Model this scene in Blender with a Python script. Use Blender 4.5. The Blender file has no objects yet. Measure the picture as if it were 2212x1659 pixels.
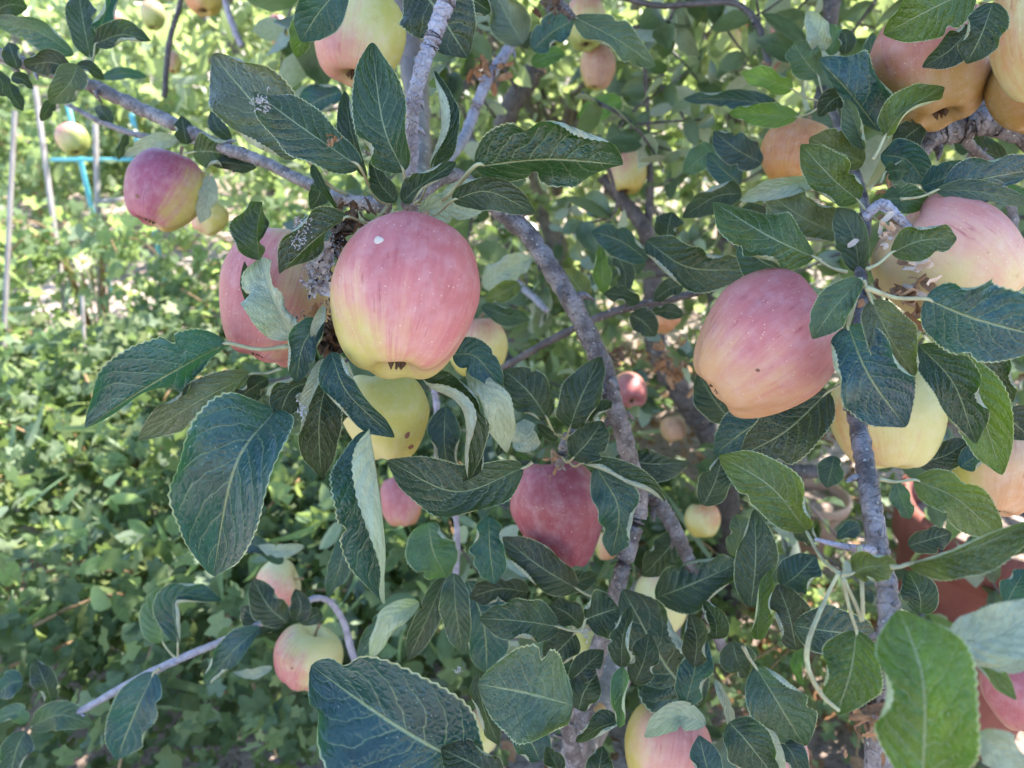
import bpy, math, random
import numpy as np
from mathutils import Vector, Matrix

R = math.radians
scene = bpy.context.scene
COL = scene.collection

# ---------------------------------------------------------------- camera, sky, sun, exposure
PITCH, CAM_H, FPX = R(25), 1.35, 1662.0          # FPX: focal length for a 2212 px wide picture
camd = bpy.data.cameras.new('camera'); cam = bpy.data.objects.new('camera', camd); COL.objects.link(cam)
cam.location = (0, 0, CAM_H); cam.rotation_euler = (R(90) - PITCH, 0, 0)
camd.sensor_width = 36.0; camd.lens = 36.0 * FPX / 2212.0
camd.clip_start = 0.02; camd.clip_end = 400
camd.dof.use_dof = True; camd.dof.focus_distance = 0.41; camd.dof.aperture_fstop = 11.0
scene.camera = cam

SUN_EL, SUN_AZ = R(56), R(38)                    # azimuth measured from +Y (away from the camera) towards +X
world = bpy.data.worlds.new('World'); scene.world = world; world.use_nodes = True
wn = world.node_tree.nodes; bg = wn['Background']
sky = wn.new('ShaderNodeTexSky'); sky.sky_type = 'NISHITA'; sky.sun_disc = False
sky.sun_elevation = SUN_EL; sky.sun_rotation = SUN_AZ; sky.ozone_density = 3.2; sky.dust_density = 0.4; sky.air_density = 1.1
world.node_tree.links.new(sky.outputs['Color'], bg.inputs['Color']); bg.inputs['Strength'].default_value = 0.15
sd = bpy.data.lights.new('sun', 'SUN'); sd.energy = 5.0; sd.angle = R(0.5); sd.color = (1.0, 0.95, 0.86)
sun = bpy.data.objects.new('sun', sd); COL.objects.link(sun)
SUN_V = Vector((math.sin(SUN_AZ) * math.cos(SUN_EL), math.cos(SUN_AZ) * math.cos(SUN_EL), math.sin(SUN_EL)))
sun.rotation_euler = SUN_V.to_track_quat('Z', 'Y').to_euler(); sun.location = SUN_V * 20
vs = scene.view_settings; vs.view_transform = 'Standard'; vs.look = 'None'; vs.gamma = 1.0; vs.exposure = 2.2
cy = scene.cycles; cy.use_denoising = True; cy.max_bounces = 7; cy.diffuse_bounces = 4; cy.transmission_bounces = 5
cy.glossy_bounces = 2; cy.sample_clamp_indirect = 6.0; cy.caustics_reflective = False

# ---------------------------------------------------------------- helpers
CAM = np.array([0, 0, CAM_H]); RT = np.array([1.0, 0, 0])
FW = np.array([0, math.cos(PITCH), -math.sin(PITCH)]); UP = np.array([0, math.sin(PITCH), math.cos(PITCH)])
def P(u, v, d):
    return CAM + d * (FW + (u - 1106) / FPX * RT + (829.5 - v) / FPX * UP)
def VV(x, y, z):                                  # right, down, towards the viewer -> world
    a = x * RT - y * UP - z * FW
    return a / np.linalg.norm(a)
def nrm(a): return a / (np.linalg.norm(a, axis=-1, keepdims=True) + 1e-12)

def tag(o, label=None, cat=None, group=None, kind=None):
    for k, v in (('label', label), ('category', cat), ('group', group), ('kind', kind)):
        if v: o[k] = v
    return o
def empty(name, loc, label=None, cat=None, group=None):
    o = bpy.data.objects.new(name, None); COL.objects.link(o); o.location = loc; o.empty_display_size = .05
    return tag(o, label, cat, group)
def link(name, me, parent=None, loc=None):
    o = bpy.data.objects.new(name, me); COL.objects.link(o)
    if loc is not None: o.location = loc
    if parent is not None: o.parent = parent
    return o
def np_mesh(name, V, F, mat, uv=None, smooth=True):
    """V n x 3, F list of index arrays of equal width (m x 3 or m x 4), uv per vertex"""
    me = bpy.data.meshes.new(name); V = np.asarray(V, dtype=np.float32); F = np.asarray(F, dtype=np.int32)
    m, k = F.shape
    me.vertices.add(len(V)); me.vertices.foreach_set('co', V.ravel())
    me.loops.add(m * k); me.loops.foreach_set('vertex_index', F.ravel())
    me.polygons.add(m); me.polygons.foreach_set('loop_start', np.arange(0, m * k, k, dtype=np.int32))
    if uv is not None:
        l = me.uv_layers.new(name='UVMap'); l.data.foreach_set('uv', np.asarray(uv, dtype=np.float32)[F.ravel()].ravel())
    me.update(calc_edges=True); me.validate()
    if smooth: me.polygons.foreach_set('use_smooth', np.ones(len(me.polygons), dtype=bool))
    if mat: me.materials.append(mat)
    return me
def catmull(pts, n):
    pts = np.asarray(pts, float); k = len(pts)
    if k == 2: return pts[0] + np.linspace(0, 1, n)[:, None] * (pts[1] - pts[0])
    e = np.vstack([2 * pts[0] - pts[1], pts, 2 * pts[-1] - pts[-2]])
    t = np.linspace(0, k - 1 - 1e-9, n); i = t.astype(int); f = (t - i)[:, None]
    a, b, c, d = e[i], e[i + 1], e[i + 2], e[i + 3]
    return .5 * (2 * b + (c - a) * f + (2 * a - 5 * b + 4 * c - d) * f ** 2 + (3 * b - a - 3 * c + d) * f ** 3)
def tube_geo(path, rad, sides=10, rng=None, knob=0.0, cap=True):
    """vertices and quads of a tube along a smooth path; rad per control point"""
    path = np.asarray(path, float); n = len(path); rad = np.broadcast_to(rad, (n,)).astype(float).copy()
    T = nrm(np.gradient(path, axis=0)); a = np.array([.3, .5, .8]); S = nrm(np.cross(T, a)); B = np.cross(T, S)
    th = np.arange(sides) * 2 * math.pi / sides
    rr = np.repeat(rad[:, None], sides, 1)
    if knob and rng is not None:
        rr *= 1 + knob * rng.standard_normal((n, 1)) + knob * .6 * rng.standard_normal((n, sides))
    V = path[:, None, :] + rr[..., None] * (np.cos(th)[None, :, None] * S[:, None, :] + np.sin(th)[None, :, None] * B[:, None, :])
    V = V.reshape(-1, 3); i = np.arange(n - 1)[:, None] * sides; j = np.arange(sides)[None, :]; j2 = (j + 1) % sides
    F = np.stack([i + j, i + j2, i + sides + j2, i + sides + j], -1).reshape(-1, 4)
    if cap:
        V = np.vstack([V, path[:1], path[-1:]]); c0, c1 = n * sides, n * sides + 1; jj = np.arange(sides); j3 = (jj + 1) % sides
        o = (n - 1) * sides
        F = np.vstack([F, np.stack([np.full(sides, c0), j3, jj, jj], -1)[:, [0, 1, 2, 2]] * 1, np.stack([np.full(sides, c1), o + jj, o + j3, o + j3], -1)])
        F = F.tolist()
    return V, F
class Geo:                                        # collects tubes and blobs into ONE mesh object (faces of any size)
    def __init__(s): s.V = []; s.F = []; s.n = 0
    def add(s, V, F):
        s.V.append(np.asarray(V, float))
        for f in (F if isinstance(F, list) else np.asarray(F).tolist()):
            g = []
            for x in f:
                if x + s.n not in g: g.append(int(x) + s.n)
            if len(g) > 2: s.F.append(g)
        s.n += len(V)
    def tube(s, pts, rad, n=None, sides=8, rng=None, knob=0.0):
        pts = np.asarray(pts, float); n = n or max(2, len(pts) * 4)
        p = catmull(pts, n); rad = np.interp(np.linspace(0, 1, n), np.linspace(0, 1, len(np.atleast_1d(rad))), np.atleast_1d(rad)) if np.ndim(rad) else rad
        s.add(*tube_geo(p, rad, sides, rng, knob))
    def build(s, name, mat, parent=None, origin=None, smooth=True):
        V = np.vstack(s.V); o = np.zeros(3) if origin is None else np.asarray(origin, float)
        me = bpy.data.meshes.new(name); me.from_pydata((V - o).tolist(), [], s.F); me.update()
        if smooth: me.polygons.foreach_set('use_smooth', np.ones(len(me.polygons), dtype=bool))
        if mat: me.materials.append(mat)
        return link(name, me, parent, None if origin is None else Vector(o))

# ---------------------------------------------------------------- materials
def new_mat(name):
    m = bpy.data.materials.new(name); m.use_nodes = True; nt = m.node_tree; nt.nodes.clear()
    return m, nt
class N:                                          # small node-writing helper
    def __init__(s, nt): s.nt = nt
    def node(s, t, **k):
        n = s.nt.nodes.new(t)
        for a, b in k.items(): setattr(n, a, b)
        return n
    def put(s, sock, v):
        if isinstance(v, bpy.types.NodeSocket): s.nt.links.new(v, sock)
        elif v is not None:
            if sock.type == 'RGBA' and len(v) == 3: v = (*v, 1)
            sock.default_value = v
    def math(s, op, a, b=None, c=None, clamp=False):
        n = s.node('ShaderNodeMath', operation=op, use_clamp=clamp)
        for i, v in enumerate((a, b, c)):
            if v is not None: s.put(n.inputs[i], v)
        return n.outputs[0]
    def vmath(s, op, a, b=None):
        n = s.node('ShaderNodeVectorMath', operation=op); s.put(n.inputs[0], a)
        if b is not None: s.put(n.inputs[1], b)
        return n.outputs['Value'] if op in ('DOT_PRODUCT', 'LENGTH') else n.outputs[0]
    def ss(s, x, lo, hi, a=0.0, b=1.0):
        n = s.node('ShaderNodeMapRange', interpolation_type='SMOOTHSTEP'); s.put(n.inputs[0], x)
        for i, v in enumerate((lo, hi, a, b)): s.put(n.inputs[i + 1], v)
        return n.outputs[0]
    def mix(s, f, a, b, mode='MIX'):
        n = s.node('ShaderNodeMix', data_type='RGBA', blend_type=mode); s.put(n.inputs[0], f); s.put(n.inputs[6], a); s.put(n.inputs[7], b)
        return n.outputs[2]
    def noise(s, vec, scale, detail=2, rough=.5, dist=0.0):
        n = s.node('ShaderNodeTexNoise'); s.put(n.inputs['Vector'], vec)
        n.inputs['Scale'].default_value = scale; n.inputs['Detail'].default_value = detail; n.inputs['Roughness'].default_value = rough; n.inputs['Distortion'].default_value = dist
        return n.outputs[0]
    def vor(s, vec, scale, feature='F1', rnd=1.0):
        n = s.node('ShaderNodeTexVoronoi', feature=feature); s.put(n.inputs['Vector'], vec); n.inputs['Scale'].default_value = scale; n.inputs['Randomness'].default_value = rnd
        return n
    def vec(s, x, y, z):
        n = s.node('ShaderNodeCombineXYZ')
        for i, v in enumerate((x, y, z)): s.put(n.inputs[i], v)
        return n.outputs[0]
    def sep(s, v):
        n = s.node('ShaderNodeSeparateXYZ'); s.put(n.inputs[0], v); return n.outputs
    def bump(s, h, strength, dist, normal=None):
        n = s.node('ShaderNodeBump'); s.put(n.inputs['Height'], h); n.inputs['Strength'].default_value = strength; n.inputs['Distance'].default_value = dist
        if normal is not None: s.put(n.inputs['Normal'], normal)
        return n.outputs[0]
    def bsdf(s, col, rough=.6, normal=None, spec=.5, **k):
        n = s.node('ShaderNodeBsdfPrincipled'); s.put(n.inputs['Base Color'], col); s.put(n.inputs['Roughness'], rough); s.put(n.inputs['Specular IOR Level'], spec)
        if normal is not None: s.put(n.inputs['Normal'], normal)
        for a, b in k.items(): s.put(n.inputs[a], b)
        return n.outputs[0]
    def out(s, sh):
        o = s.node('ShaderNodeOutputMaterial'); s.put(o.inputs['Surface'], sh)
def leaf_material(name, top_a, top_b, under, trans, tf=.3, veins=8.0, detail=True, rough=.42, spec=.5, island=False, tint=True):
    m, nt = new_mat(name); n = N(nt)
    uv = n.node('ShaderNodeUVMap').outputs[0]; U, Vc, _ = n.sep(uv)
    side = n.math('GREATER_THAN', U, .5); sa = n.math('ABSOLUTE', n.math('MULTIPLY_ADD', U, 2.0, -1.0))
    oi = n.node('ShaderNodeObjectInfo'); rnd = oi.outputs['Random']; ocol = oi.outputs['Color']
    geo = n.node('ShaderNodeNewGeometry'); back = geo.outputs['Backfacing']
    if island: rnd = geo.outputs['Random Per Island']
    uvr = n.vmath('ADD', uv, n.vec(n.math('MULTIPLY', rnd, 17.0), n.math('MULTIPLY', rnd, 31.0), 0.0))
    wob = n.math('MULTIPLY_ADD', n.noise(uvr, 5.0, 2), .10, -.05)
    ph = n.math('MULTIPLY', n.math('ADD', n.math('SUBTRACT', Vc, n.math('MULTIPLY', n.math('POWER', sa, 1.25), .30)), n.math('ADD', wob, n.math('MULTIPLY', side, .045))), veins)
    dist = n.math('PINGPONG', ph, .5)
    lat = n.math('MULTIPLY', n.ss(dist, .008, .062, 1, 0), n.ss(sa, .55, 1.0, 1, .25))
    mid = n.ss(sa, .012, .045, 1, 0); marg = n.ss(sa, .945, .985)
    vein = n.math('MAXIMUM', mid, n.math('MULTIPLY', lat, .62))
    hue = n.noise(uvr, 3.0, 3, .6)
    base = n.mix(n.ss(hue, .35, .68), top_a, top_b)
    if island: base = n.mix(n.math('MULTIPLY', n.ss(rnd, .55, 1.0), .55), base, (top_b[0] * 2.2, top_b[1] * 1.7, top_b[2] * 1.3))
    if tint: base = n.mix(1.0, base, ocol, 'MULTIPLY')
    under_c = n.mix(n.ss(n.noise(uvr, 9.0, 3), .3, .7), under, tuple(c * .78 for c in under))
    if detail:
        uvs = n.vmath('MULTIPLY', uvr, n.vec(.62, 1.0, 1.0))
        cell = n.vor(uvs, 26.0, 'DISTANCE_TO_EDGE').outputs['Distance']
        net = n.ss(cell, .02, .16, 1, 0)
        net2 = n.math('MULTIPLY', net, .13)
        v2 = n.math('MAXIMUM', vein, net2)
        base = n.mix(n.math('MULTIPLY', v2, .75), base, n.mix(.5, base, (.20, .24, .11)))
        base = n.mix(n.math('MULTIPLY', mid, .8), base, (.26, .30, .17))
        base = n.mix(n.math('MULTIPLY', lat, .36), base, (.24, .29, .17))
        base = n.mix(n.math('MULTIPLY', marg, .8), base, (.44, .47, .27))
        film = n.math('MULTIPLY', n.ss(n.noise(uvr, 2.3, 3, .6), .50, .75), n.math('MULTIPLY_ADD', rnd, .12, .0))
        base = n.mix(film, base, (.22, .27, .26))
        sp = n.vor(uvs, 34.0); dots = n.math('MULTIPLY', n.ss(sp.outputs['Distance'], .10, .19, 1, 0), n.ss(n.sep(sp.outputs['Color'])[0], .52, .66))
        dots = n.math('MULTIPLY', dots, n.ss(n.noise(uvr, 4.0, 1), .42, .62))
        sp2 = n.vor(uvs, 60.0); d2 = n.math('MULTIPLY', n.ss(sp2.outputs['Distance'], .12, .24, 1, 0), n.ss(n.sep(sp2.outputs['Color'])[1], .84, .90))
        dots = n.math('MAXIMUM', dots, d2)
        base = n.mix(n.math('MULTIPLY', dots, .42), base, (.45, .50, .38))
        nec = n.ss(n.noise(uvr, 6.5, 3, .6), .735, .77)
        base = n.mix(n.math('MULTIPLY', nec, .7), base, (.16, .085, .035))
        under_c = n.mix(n.math('MULTIPLY', vein, .6), under_c, (.50, .52, .38))
        h = n.math('SUBTRACT', n.math('MULTIPLY', n.math('POWER', n.math('MULTIPLY', dist, 2.0), .55), .9), n.math('MULTIPLY', mid, .6))
        h = n.math('ADD', h, n.math('MULTIPLY', n.ss(cell, 0, .35), .45)); h = n.math('ADD', h, n.math('MULTIPLY', n.noise(uvs, 55.0, 2), .25))
        sgn = n.math('MULTIPLY_ADD', back, -2.0, 1.0)
        nor = n.bump(n.math('MULTIPLY', h, sgn), .75, .0011)
    else:
        base = n.mix(n.math('MULTIPLY', vein, .4), base, (.20, .25, .12)); nor = None
        base = n.mix(n.math('MULTIPLY', marg, .4), base, (.30, .34, .18))
    col = n.mix(back, base, under_c)
    rg = n.math('MULTIPLY_ADD', back, .35, n.math('MULTIPLY_ADD', hue, .22, rough - .11))
    pr = n.bsdf(col, rg, nor, n.math('MULTIPLY_ADD', back, -.35, spec))
    tr = n.node('ShaderNodeBsdfTranslucent'); tc = n.mix(1.0, trans, n.mix(.65, ocol, (1, 1, 1)), 'MULTIPLY') if tint else trans
    n.put(tr.inputs['Color'], n.mix(n.math('MULTIPLY', vein, .5), tc, tuple(c * .5 for c in trans)) if detail else tc)
    mx = n.node('ShaderNodeMixShader'); mx.inputs[0].default_value = tf
    nt.links.new(pr, mx.inputs[1]); nt.links.new(tr.outputs[0], mx.inputs[2]); n.out(mx.outputs[0])
    return m
M = {}
M['leaf'] = leaf_material('apple_leaf', (.004, .012, .009), (.010, .023, .013), (.40, .43, .32), (.13, .25, .02), .22, spec=.5, rough=.31)
M['foliage'] = leaf_material('sunlit_apple_foliage', (.040, .074, .038), (.090, .132, .062), (.36, .40, .31), (.46, .56, .19), .45, detail=False, island=True, tint=False)  # paler copy of the apple leaf, sunlight put into its colour
M['mid_leaf'] = leaf_material('shaded_apple_foliage', (.020, .042, .026), (.062, .098, .056), (.36, .40, .33), (.24, .36, .08), .30, detail=False, island=True, tint=False, rough=.36)  # darker copy of the apple leaf, shade between branches put into its colour
M['bush_leaf'] = leaf_material('bush_leaf', (.040, .072, .030), (.105, .145, .062), (.20, .25, .17), (.32, .45, .12), .28, veins=4.0, detail=False, island=True, tint=False, rough=.55, spec=.35)
M['garden_leaf'] = leaf_material('garden_leaf', (.085, .14, .07), (.15, .23, .12), (.28, .34, .24), (.45, .58, .18), .45, veins=4.0, detail=False, island=True, tint=False, rough=.6, spec=.35)

def simple(name, a, b, scale=40., rough=.7, bump=.3, dist=.002, spec=.4, detail=4, stretch=None):
    m, nt = new_mat(name); n = N(nt); c = n.node('ShaderNodeTexCoord').outputs['Object']
    if stretch: c = n.vmath('MULTIPLY', c, n.vec(*stretch))
    f = n.noise(c, scale, detail, .6)
    n.out(n.bsdf(n.mix(n.ss(f, .3, .7), a, b), rough, n.bump(f, bump, dist), spec)); return m
def bark(name, a, b, c, dot=(.45, .42, .38), scale=220., rough=.55):
    m, nt = new_mat(name); n = N(nt); co = n.node('ShaderNodeTexCoord').outputs['Object']
    f = n.noise(co, scale * .35, 4, .65); g = n.noise(co, scale * 1.4, 3, .6); k = n.vor(co, scale * .9, 'DISTANCE_TO_EDGE').outputs['Distance']
    col = n.mix(n.ss(f, .38, .62), a, b); col = n.mix(n.ss(g, .56, .72), col, c)
    v = n.vor(co, scale * 1.2); d = n.math('MULTIPLY', n.ss(v.outputs['Distance'], .16, .26, 1, 0), n.ss(n.sep(v.outputs['Color'])[0], .62, .72))
    col = n.mix(n.math('MULTIPLY', d, .8), col, dot)
    h = n.math('ADD', n.math('MULTIPLY', f, .7), n.math('ADD', n.math('MULTIPLY', g, .4), n.math('ADD', n.math('MULTIPLY', n.ss(k, 0, .12), .35), n.math('MULTIPLY', d, .4))))
    n.out(n.bsdf(col, rough, n.bump(h, .9, .0016), .45)); return m
M['twig'] = bark('twig_bark', (.22, .20, .24), (.33, .31, .36), (.12, .085, .08))
M['bark'] = bark('branch_bark', (.085, .068, .066), (.22, .195, .20), (.042, .029, .027))
M['dark_bark'] = bark('old_bark', (.05, .040, .038), (.10, .082, .080), (.030, .022, .020), scale=140)
M['grey_bark'] = bark('trunk_bark', (.14, .115, .105), (.22, .19, .175), (.08, .06, .055), scale=70)
M['petiole'] = simple('petiole', (.24, .20, .11), (.36, .37, .22), 90, .6, .2, .0005)
M['apple_stem'] = simple('apple_stem', (.22, .10, .07), (.30, .22, .10), 200, .6, .2, .0005)
M['calyx'] = simple('calyx_brown', (.05, .028, .018), (.15, .085, .05), 300, .85, .5, .001)
M['web_sheet'] = simple('web_sheet', (.26, .19, .17), (.50, .42, .40), 260, .85, .5, .001)
M['scab'] = simple('scab', (.12, .045, .035), (.26, .12, .07), 500, .8, .4, .0005)
M['dry'] = simple('dry_leaf', (.18, .085, .04), (.34, .19, .10), 90, .8, .5, .001)
M['dry_pale'] = simple('dry_leaf_pale', (.42, .30, .22), (.55, .42, .33), 60, .75, .4, .001)
M['shell'] = simple('scale_shell', (.50, .40, .33), (.66, .58, .50), 700, .8, .6, .0006)
M['web'] = simple('web_white', (.26, .25, .26), (.48, .46, .46), 500, .8, .4, .0006)
M['web_dirty'] = simple('web_dirty', (.09, .065, .06), (.42, .36, .36), 420, .9, .5, .001)
M['stake'] = simple('stake_wood', (.24, .205, .195), (.38, .34, .33), 30, .8, .4, .002, stretch=(1, 1, .12))
M['turq'] = simple('turquoise_paint', (.06, .34, .40), (.14, .44, .48), 20, .45, .1, .001)
M['cane'] = simple('brown_cane', (.24, .13, .06), (.36, .23, .12), 60, .7, .3, .001)
M['terracotta'] = simple('terracotta', (.20, .055, .038), (.27, .085, .06), 12, .75, .2, .002)
M['clay_pale'] = simple('pale_clay', (.44, .27, .19), (.54, .35, .26), 18, .8, .3, .002, stretch=(.3, .3, 6))
M['petal'] = simple('petal', (.78, .72, .30), (.85, .82, .50), 60, .6, .1, .001)
M['flower_heart'] = simple('flower_heart', (.30, .16, .03), (.45, .28, .05), 200, .8, .4, .001)
M['pink_petal'] = simple('pink_petal', (.50, .10, .18), (.60, .20, .28), 60, .6, .1, .001)

def soil():
    m, nt = new_mat('garden_soil'); n = N(nt); c = n.node('ShaderNodeTexCoord').outputs['Object']
    f = n.noise(c, 1.3, 5, .6); g = n.noise(c, 45, 4, .7)
    col = n.mix(n.ss(f, .40, .62), (.27, .20, .165), (.50, .40, .35)); col = n.mix(n.ss(g, .45, .7), col, (.12, .085, .065))
    n.out(n.bsdf(col, .9, n.bump(g, .8, .02), .2)); return m
M['soil'] = soil()

def apple_mat():
    m, nt = new_mat('apple_skin'); n = N(nt)
    c = n.node('ShaderNodeTexCoord').outputs['Object']; X, Y, Z = n.sep(c)
    oi = n.node('ShaderNodeObjectInfo'); rnd = oi.outputs['Random']; red = oi.outputs['Color']
    def attr(a): return n.node('ShaderNodeAttribute', attribute_type='OBJECT', attribute_name=a)
    ground = attr('ground_colour').outputs['Vector']; pale = attr('middle_colour').outputs['Vector']; bv = attr('blush').outputs['Vector']; amt = attr('blush_amount').outputs['Fac']
    cr = n.vmath('ADD', c, n.vec(n.math('MULTIPLY', rnd, 9.0), n.math('MULTIPLY', rnd, 23.0), n.math('MULTIPLY', rnd, 5.0)))
    ang = n.math('ARCTAN2', Y, X); rad = n.math('MAXIMUM', n.math('SQRT', n.math('ADD', n.math('MULTIPLY', X, X), n.math('MULTIPLY', Y, Y))), .05)
    un = n.vec(n.math('DIVIDE', X, rad), n.math('DIVIDE', Y, rad), n.math('MULTIPLY', Z, .10)); un = n.vmath('ADD', un, n.vec(n.math('MULTIPLY', rnd, 7.0), 0.0, 0.0))
    st = n.noise(un, 4.5, 4, .62); st2 = n.noise(un, 15.0, 3, .6); big = n.noise(cr, 1.5, 3, .55)
    d = n.vmath('DOT_PRODUCT', c, bv)
    k = n.math('ADD', n.math('ADD', d, n.math('MULTIPLY_ADD', big, 1.3, -.65)), n.math('MULTIPLY_ADD', st, 1.0, -.5)); k = n.math('ADD', k, n.math('MULTIPLY', amt, 1.0))
    k = n.math('ADD', k, n.math('MULTIPLY_ADD', st2, .9, -.45))
    g2 = n.mix(n.ss(n.math('ADD', d, n.math('MULTIPLY_ADD', big, 1.6, -.8)), -.55, .35), ground, pale)
    col = n.mix(n.ss(k, -.25, 1.05), g2, red)
    deep = n.mix(1.0, red, (.62, .38, .45), 'MULTIPLY')
    col = n.mix(n.math('MULTIPLY', n.ss(k, .75, 1.6), .55), col, deep)
    streak = n.math('MULTIPLY', n.ss(n.noise(un, 22.0, 2, .6), .55, .66), n.math('MULTIPLY', n.ss(n.noise(cr, 3.2, 2), .48, .62), n.ss(k, .1, .7)))
    col = n.mix(n.math('MULTIPLY', streak, .7), col, deep)
    v = n.vor(cr, 15.0); rr = n.sep(v.outputs['Color'])
    dot = n.math('MULTIPLY', n.ss(v.outputs['Distance'], .07, .165, 1, 0), n.ss(rr[0], .25, .32))
    col = n.mix(n.math('MULTIPLY', dot, n.ss(rr[1], .1, .9, .15, .62)), col, (.78, .64, .48))
    rus = n.math('MULTIPLY', n.ss(n.noise(cr, 2.6, 5, .7), .64, .72), .5)
    col = n.mix(rus, col, (.34, .17, .07))
    stemr = n.ss(n.math('SQRT', n.math('ADD', n.math('MULTIPLY', X, X), n.math('MULTIPLY', Y, Y))), .10, .34, 1, 0)
    col = n.mix(n.math('MULTIPLY', stemr, .5), col, n.mix(.5, ground, (.20, .17, .05)))
    bloom = n.math('MULTIPLY', n.ss(n.noise(cr, 4.0, 4, .65), .40, .72), .12)
    col = n.mix(bloom, col, (.66, .56, .58))
    h = n.math('ADD', n.noise(cr, 40.0, 2), n.math('MULTIPLY', dot, .8))
    n.out(n.bsdf(col, n.math('MULTIPLY_ADD', n.noise(cr, 6.0, 3), .22, .36), n.bump(h, .12, .01), .42, **{'Subsurface Weight': 0.0})); return m
M['apple'] = apple_mat()
# ---------------------------------------------------------------- builders: leaf, apple, branch
def leaf_geo(b, m, t, W, al, ar, cl=0., cr=0., f=1, seed=0, dd=(0, -.006, .006), d=.4, nT=58, nS=6, serr=.10, wav=1.35, shape=.90):
    rng = np.random.default_rng(seed + 11)
    pts = [P(*b, d + dd[0]), P(*m, d + dd[1]), P(*t, d + dd[2])]
    mid = catmull(pts, nT); tt = np.linspace(0, 1, nT)
    L = np.linalg.norm(np.diff(mid, axis=0), axis=1).sum(); Wm = W / FPX * d
    tw = np.sin(math.pi * np.clip(tt, 0, 1) ** shape) ** .60
    tw = tw * (1 - .42 * np.clip((tt - .82) / .18, 0, 1) ** 1.3) + .003
    T = nrm(np.gradient(mid, axis=0)); Vw = nrm(CAM - mid); S = nrm(np.cross(Vw, T)); Nn = nrm(np.cross(T, S))
    s = np.linspace(0, 1, nS + 1)
    rows = []
    for sg, a0, c in ((1, al, cl), (-1, ar, cr)):
        ph = rng.uniform(0, 6.28, 3); fr = rng.uniform(1.5, 3.5)
        tooth = np.where(np.arange(nT) % 2 == 0, 1.0, 1 - serr * 1.6); irregular = 1 + .05 * np.sin(tt * fr * 5 + ph[0]) + .03 * rng.standard_normal(nT).cumsum() / 6
        if rng.random() < .38:                     # a bite or nick in the margin
            irregular = irregular * (1 - rng.uniform(.12, .34) * np.exp(-((tt - rng.uniform(.25, .85)) / rng.uniform(.02, .06)) ** 2))
        wv = np.radians(a0) + np.radians(10 * wav) * np.sin(tt * 6.28 * fr * .5 + ph[1])
        th = wv[:, None] + np.radians(c) * s[None, :] ** 1.5 * (.5 + .5 * np.sin(math.pi * tt))[:, None]
        roll = np.radians(rng.uniform(60, 150) if rng.random() < .65 else 0) * np.exp(-((tt - rng.uniform(.2, .85)) / rng.uniform(.08, .25)) ** 2)
        th = th + roll[:, None] * np.clip((s[None, :] - .62) / .38, 0, 1) ** 1.2 * f * wav
        ds = (Wm * tw * irregular)[:, None] / nS
        x = np.concatenate([np.zeros((nT, 1)), np.cumsum(np.cos(th[:, 1:]) * ds, 1)], 1); z = np.concatenate([np.zeros((nT, 1)), np.cumsum(np.sin(th[:, 1:]) * ds, 1)], 1)
        x[:, -1] = x[:, -2] + (x[:, -1] - x[:, -2]) * (tooth - .55 * (1 - tooth)); 
        z = z + f * Wm * .07 * wav * np.sin(tt * 6.28 * fr + ph[2])[:, None] * s[None, :] ** 2 * tw[:, None]
        z = z + f * Wm * .05 * (np.cos((tt[:, None] - .28 * s[None, :]) * 6.28 * 8) * np.minimum(s[None, :] * 3, 1) * (1 - s[None, :] ** 4)) * tw[:, None] * (-1)
        V = mid[:, None, :] + sg * x[..., None] * S[:, None, :] + z[..., None] * Nn[:, None, :]
        uv = np.stack([np.broadcast_to(.5 - sg * .5 * s[None, :], (nT, nS + 1)), np.broadcast_to(tt[:, None], (nT, nS + 1))], -1)
        rows.append((V, uv))
    V = np.concatenate([rows[0][0][:, ::-1], rows[1][0][:, 1:]], 1); uv = np.concatenate([rows[0][1][:, ::-1], rows[1][1][:, 1:]], 1)
    k = 2 * nS + 1; i = np.arange(nT - 1)[:, None] * k; j = np.arange(k - 1)[None, :]
    F = np.stack([i + j, i + k + j, i + k + j + 1, i + j + 1], -1).reshape(-1, 4)
    if f > 0: F = F[:, ::-1]
    return V.reshape(-1, 3), F, uv.reshape(-1, 2), pts[0], L * Wm
TINT = {'g': (1, 1.1, 1.35, 1), 'd': (.7, .75, .95, 1), 'y': (4.6, 4.4, 1.0, 1), 'Y': (6.5, 5.2, 1.6, 1), 'p': (3.4, 3.2, 4.0, 1), 'b': (.6, 1.7, 4.4, 1), 'r': (1.3, .5, .5, 1), 'G': (3.6, 3.3, .9, 1)}  # b puts blue sky sheen into leaf colour; y and Y a backlit glow
LEAVES = {}
def L(tree, bu, bv, mu, mv, tu, tv, W, al, ar, d, k='g', pet=None, pd=None, dt=None, dm=None, **kw):
    """one leaf: blade base, middle and tip of the midrib, half width, tilt of each half towards the viewer"""
    lst = LEAVES.setdefault(tree, []); seed = len(lst) * 7 + (0 if tree == 'A' else 1000)
    rng = random.Random(seed)
    if mu is None:
        l = math.hypot(tu - bu, tv - bv); o = rng.uniform(-.08, .08)
        mu, mv = (bu + tu) / 2 - (tv - bv) * o, (bv + tv) / 2 + (tu - bu) * o
    sz = math.hypot(tu - bu, tv - bv) / FPX * d
    dd = (0, (rng.uniform(-.10, -.02) * sz if dm is None else dm), (rng.uniform(.0, .28) * sz if dt is None else dt))
    lst.append(dict(geo=leaf_geo((bu, bv), (mu, mv), (tu, tv), W, al, ar, d=d, dd=dd, seed=seed, **kw), k=k, pet=pet, b=(bu, bv), d=d, pd=pd, W=W, m=(mu, mv)))
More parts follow.
